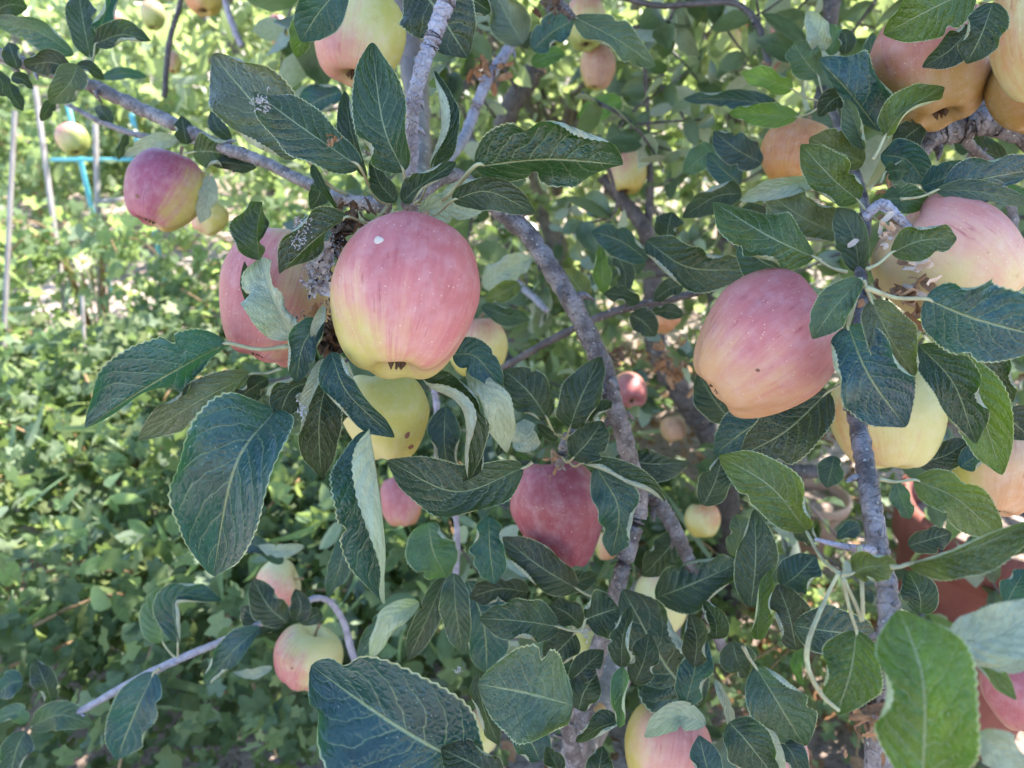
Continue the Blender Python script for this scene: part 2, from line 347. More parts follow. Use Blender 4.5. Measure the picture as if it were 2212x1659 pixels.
def finish_leaves(tree, root, limit=97):
    lst = sorted(LEAVES[tree], key=lambda q: -q['geo'][4]); rng = np.random.default_rng(5)
    rl = np.array(root.location); rest = []
    for i, q in enumerate(lst):
        V, F, uv, o, _ = q['geo']
        if i >= limit: rest.append(q); continue
        me = np_mesh('leaf', V - o, F, M['leaf'], uv); ob = link('leaf', me, root, Vector(o - rl)); t_ = np.array(TINT[q['k']]); t_[:3] *= rng.uniform(.75, 1.45) * np.array([rng.uniform(.9, 1.7), rng.uniform(.95, 1.25), 1]); ob.color = t_
        if q['pet']:
            g = Geo(); e = P(*q['pet'], q['pd'] or q['d']); mm = P(*q['m'], q['d']); c = (e + o) / 2 + .12 * np.linalg.norm(e - o) * np.array([0, -.2, -.6])
            ext = o + (mm - o) * .16
            r = np.clip(q['W'] / FPX * q['d'] * .05, .0007, .0013)
            g.tube([e, c, o, ext], [r * 1.4, r, r, r * .6], 16, 7); g.build('petiole', M['petiole'], ob, o)
            for ch in ob.children: ch.location = (0, 0, 0)
    if rest:
        Vs, Fs, Us, n = [], [], [], 0
        for q in rest:
            V, F, uv, o, _ = q['geo']; Vs.append(V - rl); Fs.append(F + n); Us.append(uv); n += len(V)
        ob = link('small_foliage', np_mesh('small_foliage', np.vstack(Vs), np.vstack(Fs), M['leaf'], np.vstack(Us)), root); ob['kind'] = 'stuff'

PROF = np.array([(0, .60), (.05, .61), (.11, .67), (.20, .79), (.32, .90), (.46, .955), (.62, .93), (.78, .80), (.91, .56), (.985, .26), (1.0, -.02), (.965, -.30), (.885, -.56), (.775, -.77), (.64, -.915), (.50, -.985), (.38, -.985), (.28, -.92), (.20, -.835), (.11, -.79), (0, -.78)])
def apple_mesh(seed, conic=0.0, lobes=.05, square=.0):
    rng = np.random.default_rng(seed); nR, nA = 46, 56
    pr = catmull(PROF, nR); th = np.arange(nA) * 2 * math.pi / nA; lp = rng.uniform(0, 6.28)
    r = pr[:, 0][:, None] * np.ones((1, nA)); z = pr[:, 1][:, None] * np.ones((1, nA))
    low = np.clip(-(z - .1), 0, 1); up = np.clip(z, 0, 1)
    r *= 1 - conic * low * .45
    ring = np.exp(-((r - .5) / .28) ** 2)
    r *= 1 + lobes * low * np.cos(5 * (th + lp))[None, :] + .018 * np.cos(2 * th + rng.uniform(0, 6))[None, :] + .014 * np.cos(3 * th + rng.uniform(0, 6))[None, :]
    z += lobes * .9 * ring * (-(z < 0).astype(float)) * (np.cos(5 * (th + lp))[None, :] * .5 + .0) + .055 * np.cos(th + rng.uniform(0, 6))[None, :] * r
    z += .035 * ring * (z > 0) * np.cos(3 * th + rng.uniform(0, 6))[None, :]
    V = np.stack([r * np.cos(th), r * np.sin(th), z], -1); V[..., :2] += .05 * rng.standard_normal(2)[None, None, :] * z[..., None]
    V = V.reshape(-1, 3); i = np.arange(nR - 1)[:, None] * nA; j = np.arange(nA)[None, :]; j2 = (j + 1) % nA
    F = np.stack([i + j, i + nA + j, i + nA + j2, i + j2], -1).reshape(-1, 4)
    return np_mesh('apple', V, F, M['apple'])
AM = [apple_mesh(1, .25, .045), apple_mesh(2, .55, .06), apple_mesh(3, .1, .03), apple_mesh(4, .75, .085), apple_mesh(5, .35, .05)]
def stem_mesh(seed, bend):
    g = Geo(); g.tube([(0, 0, .58), (0, 0, .80), (bend * .12, 0, 1.02), (bend * .42, .05, 1.30)], [.045, .036, .036, .055], 14, 8)
    o = g.build('stem', M['apple_stem']); me = o.data; bpy.data.objects.remove(o); return me
def calyx_mesh(seed):
    g = Geo(); rng = np.random.default_rng(seed)
    for k in range(5):
        a = k * 1.2566 + rng.uniform(-.2, .2); c, s = math.cos(a), math.sin(a); r1, z1 = rng.uniform(.12, .17), rng.uniform(-.93, -.85)
        p = np.array([(c * .05 - s * .05, s * .05 + c * .05, -.78), (c * .05 + s * .05, s * .05 - c * .05, -.78), (c * r1, s * r1, z1), (c * r1 * .5, s * r1 * .5, -1.0), (c * .03, s * .03, -.80)])
        g.add(p, [[0, 1, 2], [0, 2, 3], [1, 3, 2], [0, 4, 1], [0, 3, 4], [1, 4, 3]])
    for k in range(7):
        a = rng.uniform(0, 6.28); g.tube([(0, 0, -.78), (.03 * math.cos(a), .03 * math.sin(a), -.88), (.07 * math.cos(a), .07 * math.sin(a), -.97)], .008, 5, 4)
    o = g.build('calyx', M['calyx'], smooth=False); me = o.data; bpy.data.objects.remove(o); return me
STEMS = [stem_mesh(0, .3), stem_mesh(1, -.8), stem_mesh(2, 1.0)]; CALYX = [calyx_mesh(1), calyx_mesh(2)]
PINK, RED, PURP, ORNG, ROSE, TANN = (.44, .140, .135), (.28, .062, .078), (.30, .075, .12), (.45, .19, .07), (.50, .20, .165), (.40, .22, .14)
YG, CREAM, PALEY, GREEN, YEL, PEACH, DULL = (.37, .33, .075), (.52, .34, .19), (.48, .43, .18), (.27, .30, .075), (.42, .32, .07), (.55, .34, .19), (.31, .18, .05)
APPLES = []
def AP(u, v, w, h, d, axis, blush, red, ground, midc, amt, label, mesh=0, spin=0, stem=0, group=None):
    """an apple: centre, width and height in the picture, depth; axis points from stem to calyx, blush towards its red cheek"""
    root = empty('apple', Vector(P(u, v, d)), label, 'apple', group)
    z = -VV(*axis); b = VV(*blush); x = b - z * b.dot(z) if hasattr(b, 'dot') else b; x = x / (np.linalg.norm(x) + 1e-9); y = np.cross(z, x)
    rot = Matrix((Vector(x), Vector(y), Vector(z))).transposed()
    root.rotation_mode = 'QUATERNION'; root.rotation_quaternion = rot.to_quaternion()
    sw, sh = w / FPX * d / 2, h / FPX * d / 2 / 1.045; root.scale = (sw, sw, sh)
    bl = (float(b @ x), 0.0, float(b @ z))
    body = link('skin', AM[mesh], root); body.rotation_euler.z = 0; body.color = (*red, 1)
    body['ground_colour'] = ground; body['middle_colour'] = midc; body['blush'] = bl; body['blush_amount'] = float(amt)
    APPLES.append((root, mesh, Matrix.LocRotScale(root.location, root.rotation_quaternion, root.scale)))
    link('stem', STEMS[stem], root).rotation_euler.z = spin; link('calyx', CALYX[mesh % 2], root)
    return root
def BR(g, pts, rng, sides=10, knob=.05, n=None, ww=1.0):
    """pts: (u, v, width, depth)"""
    c = [P(p[0], p[1], p[3]) for p in pts]; r = [p[2] * ww / 2 / FPX * p[3] for p in pts]
    n = n or len(pts) * 12; path = catmull(c, n); rad = np.interp(np.linspace(0, 1, n), np.linspace(0, 1, len(r)), r)
    path = path + rng.standard_normal(path.shape) * rad[:, None] * .05
    g.add(*tube_geo(path, rad, sides, rng, knob))
def branch(root, mat, pts, seed=0, name='branch', buds=0, **k):
    rng = np.random.default_rng(seed + 3); g = Geo(); BR(g, pts, rng, **k)
    c = catmull([P(p[0], p[1], p[3]) for p in pts], 60); rr = np.interp(np.linspace(0, 1, 60), np.linspace(0, 1, len(pts)), [p[2] / 2 / FPX * p[3] for p in pts])
    for _ in range(buds):                          # buds and short spurs standing off the bark
        i = rng.integers(4, 56); dirv = nrm(rng.standard_normal(3)); t = nrm(c[i + 1] - c[i]); dirv = nrm(dirv - t * (dirv @ t)); r = rr[i]
        a = c[i] + dirv * r * .7; g.tube([a, a + (dirv + t * .4) * r * .7, a + (dirv + t * .9) * r * 1.35], [r * .42, r * .38, r * .10], 6, 7, rng, .08)
    o = P(pts[0][0], pts[0][1], pts[0][3]); ob = g.build(name, mat, root, o); ob.location = Vector(o) - root.location
    return ob

# leaf clouds: many small folded leaves as one mesh
_t = np.array([0, .22, .5, .78, 1.0]); _w = np.array([.06, .40, .5, .36, .02])
def cloud(C, size, rng, normal_bias=(0, -.2, .8), bias=.8, aspect=.58, droop=.35, lobed=False):
    n = len(C); size = np.broadcast_to(size, (n,)) if np.ndim(size) else rng.uniform(.45 if lobed else .7, 1.5 if lobed else 1.3, n) * size
    nv = nrm(rng.standard_normal((n, 3)) + np.asarray(normal_bias) * bias * 1.5)
    tv = nrm(np.cross(nv, rng.standard_normal((n, 3)))); tv = nrm(tv + np.array([0, 0, -.35])); sv = nrm(np.cross(nv, tv)); nv = np.cross(tv, sv)
    if lobed:                                      # palmate three-to-five-lobed leaf as a fan
        a = np.radians([-90, -62, -50, -18, -10, 20, 34, 62, 78, 90, 102, 118, 146, 160, 190, 198, 230, 242]); r = np.array([.10, .30, .42, .40, .34, .52, .40, .34, .54, .60, .54, .34, .40, .52, .34, .40, .42, .30])
        ring = np.stack([r * np.cos(a), r * np.sin(a)], 1); pts = np.vstack([[[0, -.02]], ring]); zz = np.concatenate([[.0], .10 * np.cos(a * 5) * r + .16 * r])
        Vl = pts[None, :, 0:1] * sv[:, None] + pts[None, :, 1:2] * tv[:, None] - zz[None, :, None] * nv[:, None] * rng.uniform(-.6, 1.2, (n, 1, 1))
        V = C[:, None] + Vl * size[:, None, None]; k = len(a); f = np.stack([np.zeros(k, int), np.arange(k) + 1, (np.arange(k) + 1) % k + 1], 1)[:, ::-1]
        F = (f[None] + (np.arange(n) * (k + 1))[:, None, None]).reshape(-1, 3); uv = np.tile(np.stack([.5 + pts[:, 0], .5 + pts[:, 1]], 1), (n, 1))
        return V.reshape(-1, 3), F, uv
    fold = rng.uniform(.0, .45, (n, 1)); dr = rng.uniform(0, droop, (n, 1))
    V = np.zeros((n, 5, 3, 3)); uv = np.zeros((5, 3, 2))
    asp = aspect * rng.uniform(.8, 1.15, (n, 1))
    for j, s in enumerate((-1, 0, 1)):
        off = s * _w[None, :] * asp; zz = np.abs(off) * fold - dr * _t[None, :] ** 2
        V[:, :, j] = tv[:, None] * _t[None, :, None] + sv[:, None] * off[..., None] + nv[:, None] * zz[..., None]; uv[:, j] = np.stack([np.full(5, .5 + .5 * s), _t], 1)
    V = C[:, None, None] + V * size[:, None, None, None]
    i = np.arange(4)[:, None] * 3; j = np.arange(2)[None]; f = np.stack([i + j, i + j + 1, i + 3 + j + 1, i + 3 + j], -1).reshape(-1, 4)[:, ::-1]
    F = (f[None] + (np.arange(n) * 15)[:, None, None]).reshape(-1, 4)
    return V.reshape(-1, 3), F, np.tile(uv.reshape(-1, 2), (n, 1))
def cloud_obj(name, C, size, mat, parent=None, seed=0, origin=None, **k):
    rng = np.random.default_rng(seed + 77); V, F, uv = cloud(np.asarray(C), size, rng, **k)
    o = np.zeros(3) if origin is None else np.asarray(origin, float)
    return link(name, np_mesh(name, V - o, F, mat, uv), parent)
def crumple(g, c, size, n, rng, flat=.5):
    """crumpled dry leaf scraps: small bent patches"""
    for _ in range(n):
        o = c + rng.standard_normal(3) * size * .45; a = nrm(rng.standard_normal(3)); b = nrm(np.cross(a, rng.standard_normal(3))); cc = np.cross(a, b); s = size * rng.uniform(.25, .6)
        pts = []
        for i in range(4):
            for j in range(3):
                x, y = i / 3 - .5, (j - 1) * .35; pts.append(o + s * (a * x * 1.5 + b * y * (1 - abs(x)) + cc * (1.2 * y * y * rng.uniform(.3, 1.8) + .35 * math.sin(4 * x + rng.uniform(-.5, .5)))))
        f = [[i * 3 + j, i * 3 + j + 1, i * 3 + j + 4, i * 3 + j + 3] for i in range(3) for j in range(2)]
        g.add(np.array(pts), f)

from mathutils.bvhtree import BVHTree
def mark(i, u, v, rpx, mat, name, bulge=.15, sq=.75):
    """a small raised scab or scale stuck on the skin of apple i where the eye meets it at (u, v)"""
    root, mesh, MX = APPLES[i]; me = AM[mesh]
    bv = BVHTree.FromPolygons([MX @ q.co for q in me.vertices], [tuple(p.vertices) for p in me.polygons])
    dr = Vector(P(u, v, 1) - CAM).normalized(); h, nv, _, dist = bv.ray_cast(Vector(CAM), dr)
    if h is None: return
    r = rpx / FPX * dist; s1 = nv.cross(Vector((.3, .2, 1))).normalized(); s2 = nv.cross(s1); V = []; rg = np.random.default_rng(int(u))
    for k_, hh in ((1.0, -.10), (.85, .55), (.5, 1.0)):
        for t in range(14):
            a = t * 2 * math.pi / 14; w = 1 + .1 * rg.standard_normal(); V.append(h + s1 * (math.cos(a) * r * k_ * w) + s2 * (math.sin(a) * r * k_ * sq * w) + nv * (hh * bulge * r))
    V.append(h + nv * bulge * r); IM = MX.inverted(); F = [[k * 14 + t, k * 14 + (t + 1) % 14, (k + 1) * 14 + (t + 1) % 14, (k + 1) * 14 + t] for k in range(2) for t in range(14)] + [[28 + t, 28 + (t + 1) % 14, 42] for t in range(14)]
    m_ = bpy.data.meshes.new(name); m_.from_pydata([tuple(IM @ q) for q in V], [], F); m_.update(); m_.polygons.foreach_set('use_smooth', np.ones(len(m_.polygons), dtype=bool)); m_.materials.append(M[mat]); link(name, m_, root)
# ---------------------------------------------------------------- ground
gx = np.linspace(-40, 40, 161); gy = np.linspace(-6, 70, 153); GX, GY = np.meshgrid(gx, gy)
GZ = .03 * np.sin(GX * 2.1) * np.cos(GY * 1.7) + .02 * np.sin(GX * 5 + GY * 3)
k = len(gx); i = np.arange(len(gy) - 1)[:, None] * k; j = np.arange(k - 1)[None]
ground = link('ground', np_mesh('ground', np.stack([GX, GY, GZ], -1).reshape(-1, 3), np.stack([i + j, i + j + 1, i + k + j + 1, i + k + j], -1).reshape(-1, 4), M['soil']))
ground['kind'] = 'structure'

# ---------------------------------------------------------------- the apple trees in front
TA = empty('apple_tree', (.12, .62, 0), 'apple tree whose spotted branches carry the big pink apple with the white scale mark', 'tree', 'apple trees')
TB = empty('apple_tree', (.62, .52, 0), 'apple tree with the stout gnarled dark limb and the blurred leaves closest to the viewer', 'tree', 'apple trees')
# tree A
branch(TA, M['bark'], [(-60, 95, 26, .66), (60, 140, 28, .66), (180, 178, 29, .65), (255, 212, 30, .64), (375, 268, 29, .62), (480, 318, 27, .60), (560, 346, 26, .58), (650, 390, 27, .55), (740, 430, 29, .52), (835, 446, 33, .49)], 1, buds=9)
branch(TA, M['bark'], [(140, 222, 9, .80), (215, 262, 13, .79), (300, 292, 13, .78), (390, 302, 12, .76), (480, 318, 14, .62)], 2, name='twig', buds=3)
branch(TA, M['twig'], [(990, -70, 42, .43), (965, 0, 41, .43), (936, 80, 38, .43), (915, 135, 36, .43), (893, 232, 30, .44), (890, 330, 28, .46), (886, 440, 30, .48)], 3, name='twig', buds=3)
branch(TA, M['bark'], [(880, 445, 36, .50), (960, 380, 34, .53), (1020, 400, 34, .56), (1080, 455, 40, .58), (1140, 505, 43, .58), (1190, 580, 43, .57), (1250, 680, 45, .57), (1300, 790, 44, .57), (1332, 890, 42, .57), (1356, 975, 40, .58), (1380, 1090, 40, .60), (1365, 1160, 38, .60), (1335, 1262, 36, .60), (1310, 1340, 38, .61), (1285, 1430, 40, .62), (1260, 1540, 42, .63), (1235, 1700, 46, .64)], 4, n=150, buds=14)
branch(TA, M['bark'], [(1296, 838, 30, .565), (1272, 898, 27, .56), (1228, 948, 27, .555), (1212, 990, 22, .55), (1208, 1010, 14, .57)], 5, name='spur', knob=.12, buds=5)
branch(TA, M['bark'], [(1390, 1060, 38, .62), (1425, 1090, 36, .62), (1468, 1165, 31, .62), (1518, 1290, 26, .63), (1560, 1400, 24, .66)], 6, buds=5)
branch(TA, M['dark_bark'], [(1060, 812, 14, .78), (1110, 780, 16, .76), (1200, 730, 18, .74), (1330, 672, 18, .72), (1475, 640, 16, .70), (1560, 612, 17, .69), (1640, 602, 16, .68)], 7, name='twig', buds=6)
branch(TA, M['grey_bark'], [(845, -60, 62, .95), (880, 70, 60, .95), (902, 240, 52, .90), (906, 380, 46, .80), (890, 460, 40, .56)], 8)
branch(TA, M['twig'], [(1130, 60, 20, .82), (1085, 125, 24, .80), (1047, 185, 25, .78), (1005, 290, 24, .75), (965, 350, 24, .56)], 9, name='twig', buds=5)
branch(TA, M['twig'], [(935, 820, 14, .74), (945, 900, 14, .74), (948, 1010, 14, .74), (985, 1120, 13, .76), (985, 1250, 14, .78)], 10, name='twig')
branch(TA, M['twig'], [(120, 1560, 14, .82), (185, 1530, 15, .80), (330, 1450, 17, .78), (500, 1376, 15, .76), (600, 1330, 13, .76), (690, 1292, 13, .78), (738, 1335, 14, .80), (768, 1430, 16, .82), (840, 1580, 20, .82), (1000, 1760, 24, .78)], 11, name='twig', buds=6)
branch(TA, M['bark'], [(1240, 1640, 34, .60), (1225, 1560, 30, .56), (1232, 1500, 22, .53)], 12, name='spur', buds=4)
branch(TA, M['dark_bark'], [(1325, -10, 12, .92), (1420, 12, 13, .92), (1500, 8, 13, .92), (1590, 8, 14, .92), (1640, 60, 14, .90), (1660, 140, 15, .88)], 13, name='twig', buds=3)
branch(TA, M['bark'], [(1170, -20, 30, .60), (1215, 15, 24, .60), (1240, 40, 12, .60)], 14, name='spur', buds=4)
# hidden lower limbs and the trunk that carry it all
gt = Geo(); rng = np.random.default_rng(9)
gt.tube([(.26, .95, -.05), (.25, .93, .30), (.20, .86, .62), P(1245, 1640, .64)], [.045, .036, .028, .014], 40, 14, rng, .04)
tr = gt.build('trunk', M['grey_bark'], TA, (.12, .62, 0)); tr.location = (0, 0, 0)
# tree B
branch(TB, M['bark'], [(2330, 330, 66, .55), (2230, 292, 60, .55), (2130, 262, 54, .55), (2075, 278, 56, .55), (2020, 292, 50, .55), (1994, 318, 36, .54), (1985, 365, 18, .53)], 1, knob=.08, buds=6)
branch(TB, M['bark'], [(2115, 262, 42, .56), (2150, 225, 40, .57), (2240, 238, 40, .58)], 2, knob=.07)
branch(TB, M['bark'], [(2075, 285, 26, .56), (2110, 330, 22, .58), (2160, 372, 18, .60), (2186, 450, 20, .60), (2190, 560, 20, .60), (2200, 700, 18, .60)], 3, name='twig', buds=7)
branch(TB, M['bark'], [(1798, 235, 18, .57), (1822, 300, 20, .54), (1858, 400, 20, .52), (1872, 480, 22, .49), (1858, 560, 24, .455), (1862, 640, 28, .43), (1852, 760, 34, .415), (1848, 880, 38, .39), (1866, 985, 42, .36), (1880, 1080, 44, .335), (1898, 1190, 46, .325), (1920, 1310, 46, .315), (1912, 1420, 46, .31), (1900, 1540, 60, .32), (1905, 1720, 62, .33)], 4, n=150, buds=9, name='branch')
branch(TB, M['twig'], [(1868, 470, 22, .435), (1905, 440, 22, .43), (1940, 470, 20, .43), (1962, 492, 18, .43)], 5, name='spur', buds=3)
branch(TB, M['twig'], [(1885, 1190, 22, .32), (1820, 1180, 14, .31), (1760, 1165, 8, .31)], 6, name='twig')
branch(TB, M['petiole'], [(1812, 1238, 8, .30), (1785, 1290, 9, .30), (1748, 1380, 11, .29), (1745, 1440, 12, .29), (1775, 1500, 10, .29), (1812, 1535, 8, .29)], 7, name='petiole', knob=.03)
branch(TB, M['petiole'], [(1818, 1240, 8, .30), (1850, 1310, 9, .30), (1862, 1340, 9, .30), (1862, 1270, 9, .30), (1856, 1180, 12, .31)], 8, name='petiole', knob=.03)
branch(TB, M['dark_bark'], [(1800, -40, 38, 1.0), (1795, 20, 36, 1.0), (1785, 110, 28, 1.0), (1770, 230, 24, .8)], 9, buds=3)
gt = Geo(); rng = np.random.default_rng(19)
gt.tube([(.75, .62, -.05), (.72, .62, .35), (.70, .60, .9), (.62, .55, 1.3), P(2330, 330, .55)], [.06, .05, .042, .032, .0185], 40, 14, rng, .04)
gt.tube([(.72, .62, .35), (.45, .45, .62), P(1905, 1720, .33)], [.03, .018, .0062], 30, 10, rng, .04)
gt.tube([(.70, .60, .9), (.85, .9, 1.5), (.6, 1.0, 1.85), P(1800, -40, 1.0)], [.035, .028, .02, .011], 30, 10, rng, .04)
tr = gt.build('trunk', M['dark_bark'], TB, (.62, .52, 0)); tr.location = (0, 0, 0)

# ---------------------------------------------------------------- leaves of tree A
N1, N2 = (842, 440), (906, 440)
L('A', 872, 372, 827, 265, 803, 92, 69, 10, 25, .40, pet=(880, 438), pd=.45, cr=40)
L('A', 932, 368, 956, 270, 938, 152, 40, 55, 5, .41, pet=(895, 440), pd=.47, cl=110)
L('A', 1024, 360, 1184, 345, 1346, 356, 99, 8, -62, .385, pet=N2, pd=.46, dt=.03)
L('A', 977, 433, 1055, 414, 1157, 461, 42, 10, -20, .39, pet=(905, 448), pd=.46, cl=20, cr=30)
L('A', 869, 436, 910, 400, 985, 350, 34, 5, 20, .385, cr=100, k='G')
L('A', 905, 460, 1000, 432, 1105, 385, 42, 15, 15, .43, f=-1, k='G')
L('A', 778, 362, 652, 275, 548, 198, 62, 8, -50, .385, pet=N1, pd=.47, cr=35)
L('A', 655, 335, 563, 240, 458, 118, 84, 2, 8, .46, k='p', pet=(760, 425), pd=.52, wav=1.4)
L('A', 792, 385, 760, 290, 744, 196, 31, 20, 35, .43, k='d', cr=70)
L('A', 856, 436, 820, 395, 803, 342, 27, 0, 0, .41, k='d', pet=N1, pd=.46)
L('A', 890, -45, 950, 30, 1010, 125, 84, 10, 5, .47, k='g', dt=.0)
L('A', 985, -30, 1030, 5, 1060, 26, 36, 10, 5, .49, k='g')
L('A', 1130, 96, 1098, 40, 1062, -30, 46, 5, 25, .80, k='p')
L('A', 1150, 108, 1195, 68, 1243, 42, 36, 5, -40, .72, k='b', cr=90)
L('A', 1240, 36, 1338, 88, 1416, 143, 40, -25, 20, .60, k='p', pet=(1220, 20))
L('A', 1148, 138, 1185, 122, 1222, 116, 22, 0, 30, .80, k='y')
L('A', 1134, 105, 1140, 88, 1150, 68, 14, 0, 0, .82, k='y')
L('A', 1344, 218, 1298, 232, 1245, 254, 27, 10, 0, 1.05, k='Y')
# top left spray
L('A', 195, 125, 180, 50, 168, -25, 34, 0, 10, .62, k='g', pet=(200, 140))
L('A', 160, 118, 80, 68, -20, 48, 33, -5, 30, .62, k='p')
L('A', 206, 85, 225, 35, 250, -30, 28, 40, 10, .62, k='b', cl=40, pet=(200, 140))
L('A', 206, 95, 262, 75, 326, 88, 33, 5, 25, .61, k='g', cr=80, pet=(198, 138))
L('A', 158, 150, 108, 135, 52, 142, 30, 5, 30, .60, k='d')
L('A', 168, 140, 150, 180, 108, 224, 33, 5, 20, .59, k='p')
L('A', 40, 148, 28, 120, 18, 92, 23, 0, 20, .60, k='d')
L('A', 18, 178, 28, 208, 50, 240, 20, 10, 30, .60, k='b')
L('A', 25, 165, 48, 172, 72, 192, 15, 0, 20, .61, k='d')
L('A', 165, 140, 195, 148, 226, 172, 16, 0, 20, .60, k='d')
L('A', 220, 168, 268, 158, 318, 166, 14, 20, 10, .9, k='b')
L('A', 116, 215, 104, 235, 88, 262, 13, 10, 20, .66, k='d')
L('A', -20, 30, 20, 10, 60, 15, 26, 10, 10, .62, k='b'); L('A', -10, 150, 10, 190, 20, 200, 20, 20, 10, .62, k='d')
L('A', 404, 312, 398, 285, 392, 250, 24, 10, 10, .61, k='d')
L('A', 418, 328, 462, 328, 510, 342, 44, 5, 12, .60, k='G', pet=(395, 330))
L('A', 452, 378, 448, 430, 432, 482, 23, 20, 15, .66, f=-1, k='p', pet=(400, 345))
L('A', 455, 352, 500, 352, 555, 362, 26, -55, -40, .60, k='d')
L('A', 738, 198, 690, 215, 636, 252, 38, 15, 0, .82, k='b')
L('A', 655, 28, 655, 75, 640, 124, 31, 10, 20, .56, k='G')
L('A', 745, -35, 690, 25, 650, 90, 50, 10, 15, .50, k='b')
L('A', 690, 385, 690, 420, 672, 452, 22, 0, 10, .50, k='p', pet=(705, 400))
L('A', 674, 356, 700, 405, 736, 462, 17, 40, 30, .46, k='p', cl=70)
L('A', 385, 298, 330, 310, 268, 335, 20, 20, 10, .76, f=-1, k='p')
L('A', 275, 290, 262, 320, 256, 345, 12, 10, 10, .78, k='d'); L('A', 240, 270, 225, 245, 205, 232, 16, 10, 10, .79, k='d')
L('A', 500, 300, 470, 275, 455, 240, 18, 10, 10, .62, k='G')
# left of the big apple
L('A', 634, 732, 588, 645, 562, 556, 68, 5, 70, .405, f=-1, k='p', cl=20, pet=(690, 745), pd=.43, wav=1.6)
L('A', 560, 562, 556, 500, 567, 436, 56, 10, -84, .40, k='d', wav=1.5)
L('A', 562, 690, 538, 630, 528, 565, 17, 10, -20, .415, k='d')
L('A', 752, 468, 678, 520, 604, 592, 60, -80, 8, .385, k='d', pet=(840, 442), pd=.47, dt=.0)
L('A', 694, 690, 655, 745, 640, 826, 42, 20, 10, .385, k='b', pet=(700, 660))
L('A', 700, 660, 690, 692, 674, 738, 15, 30, 30, .38, f=-1, k='p', cl=60)
L('A', 700, 775, 676, 838, 650, 896, 21, 30, 20, .385, f=-1, k='p', cl=60)
L('A', 668, 825, 626, 845, 602, 905, 40, 10, 15, .40, k='b', wav=1.6)
L('A', 490, 741, 345, 820, 184, 924, 88, -72, 10, .42, pet=(626, 748), k='b', dm=-.012)
L('A', 543, 807, 420, 872, 298, 950, 46, -15, 12, .43, pet=(608, 796), k='p', cl=50)
L('A', 596, 884, 508, 1010, 460, 1244, 128, 56, 8, .40, k='b', dm=-.02, dt=.015, cl=10, wav=.6)
L('A', 578, 818, 545, 838, 508, 866, 27, 10, 30, .43, k='r')
L('A', 712, 800, 690, 905, 694, 1032, 52, 20, 10, .415, k='d', wav=1.3)
L('A', 715, 762, 752, 850, 852, 945, 50, 25, 5, .375, k='b', cl=60)
L('A', 730, 840, 735, 880, 728, 920, 28, 0, 10, .43, k='d')
L('A', 798, 925, 824, 1090, 832, 1304, 106, 92, 6, .38, k='b', cl=40, dm=-.01, dt=.01)
L('A', 1131, 1010, 985, 1062, 836, 995, 62, 5, 25, .47, pet=(1150, 998), k='g', dm=-.015)
L('A', 962, 878, 960, 960, 970, 1032, 40, 12, 8, .50, k='b')
L('A', 914, 816, 1000, 885, 1012, 1035, 52, 8, 58, .44, k='g', cr=115, dm=-.018)
L('A', 978, 765, 1030, 772, 1086, 842, 42, 20, 10, .43, k='b', pet=(940, 800))
L('A', 1012, 792, 1070, 870, 1096, 978, 37, 5, 30, .435, f=-1, k='Y', dm=-.012)
L('A', 1080, 905, 1085, 945, 1075, 985, 20, 10, 10, .46, k='d'); L('A', 1030, 970, 1035, 1000, 1000, 1040, 16, 20, 30, .45, k='p')
L('A', 1182, 904, 1145, 850, 1088, 798, 52, 8, 8, .50, k='g', pet=(1212, 940), pd=.55, cl=40)
L('A', 1231, 925, 1252, 865, 1298, 770, 50, 12, 12, .505, k='g', pet=(1215, 945), pd=.55, cr=30)
L('A', 1237, 990, 1270, 955, 1302, 910, 46, 8, 8, .50, k='g', pet=(1214, 985), pd=.55)
L('A', 1276, 912, 1295, 890, 1322, 868, 23, 10, 40, .53, k='G', cr=80)
L('A', 1142, 977, 1136, 945, 1132, 905, 35, 12, 12, .47, f=-1, k='p', pet=(1145, 1002), cl=30, cr=30)
L('A', 1205, 950, 1180, 935, 1160, 915, 13, 0, 0, .52, k='d', pet=(1212, 950))
L('A', 1258, 1000, 1352, 1035, 1438, 1084, 36, 10, 60, .50, k='g', cr=100, pet=(1225, 992), pd=.55)
L('A', 1288, 1008, 1336, 1100, 1322, 1202, 50, 15, 10, .51, k='b', wav=1.4)
L('A', 1330, 986, 1405, 1002, 1492, 998, 42, -50, 5, .60, k='d')
L('A', 1040, 660, 1090, 680, 1145, 690, 24, -40, 20, .80, k='g', cl=70); L('A', 1122, 612, 1090, 630, 1048, 650, 23, 10, -20, .80, k='y', cr=60)
L('A', 1045, 622, 1092, 585, 1152, 556, 34, 10, 20, .82, f=-1, k='p')
L('A', 1270, 652, 1245, 615, 1218, 580, 29, 10, 10, .76, k='Y'); L('A', 1305, 634, 1300, 580, 1300, 530, 22, 10, 10, .76, k='y')
L('A', 1285, 692, 1272, 655, 1260, 614, 26, 10, 10, .76, k='p')
L('A', 1398, 562, 1340, 520, 1278, 500, 38, 5, 20, .62, k='b'); L('A', 1396, 520, 1490, 578, 1624, 582, 52, 15, 10, .56, k='g', dm=-.01)
L('A', 1440, 516, 1445, 485, 1452, 458, 34, 5, 20, .60, k='p'); L('A', 1382, 652, 1345, 638, 1304, 634, 22, 20, 10, .69, k='p')
L('A', 1362, 680, 1390, 695, 1416, 726, 28, 5, 8, .67, k='p'); L('A', 1475, 680, 1440, 672, 1404, 676, 19, 10, 10, .67, k='p'); L('A', 1475, 615, 1445, 625, 1412, 650, 24, 10, 10, .67, k='p')
L('A', 1330, 545, 1350, 590, 1350, 640, 22, 10, 10, .72, k='d')
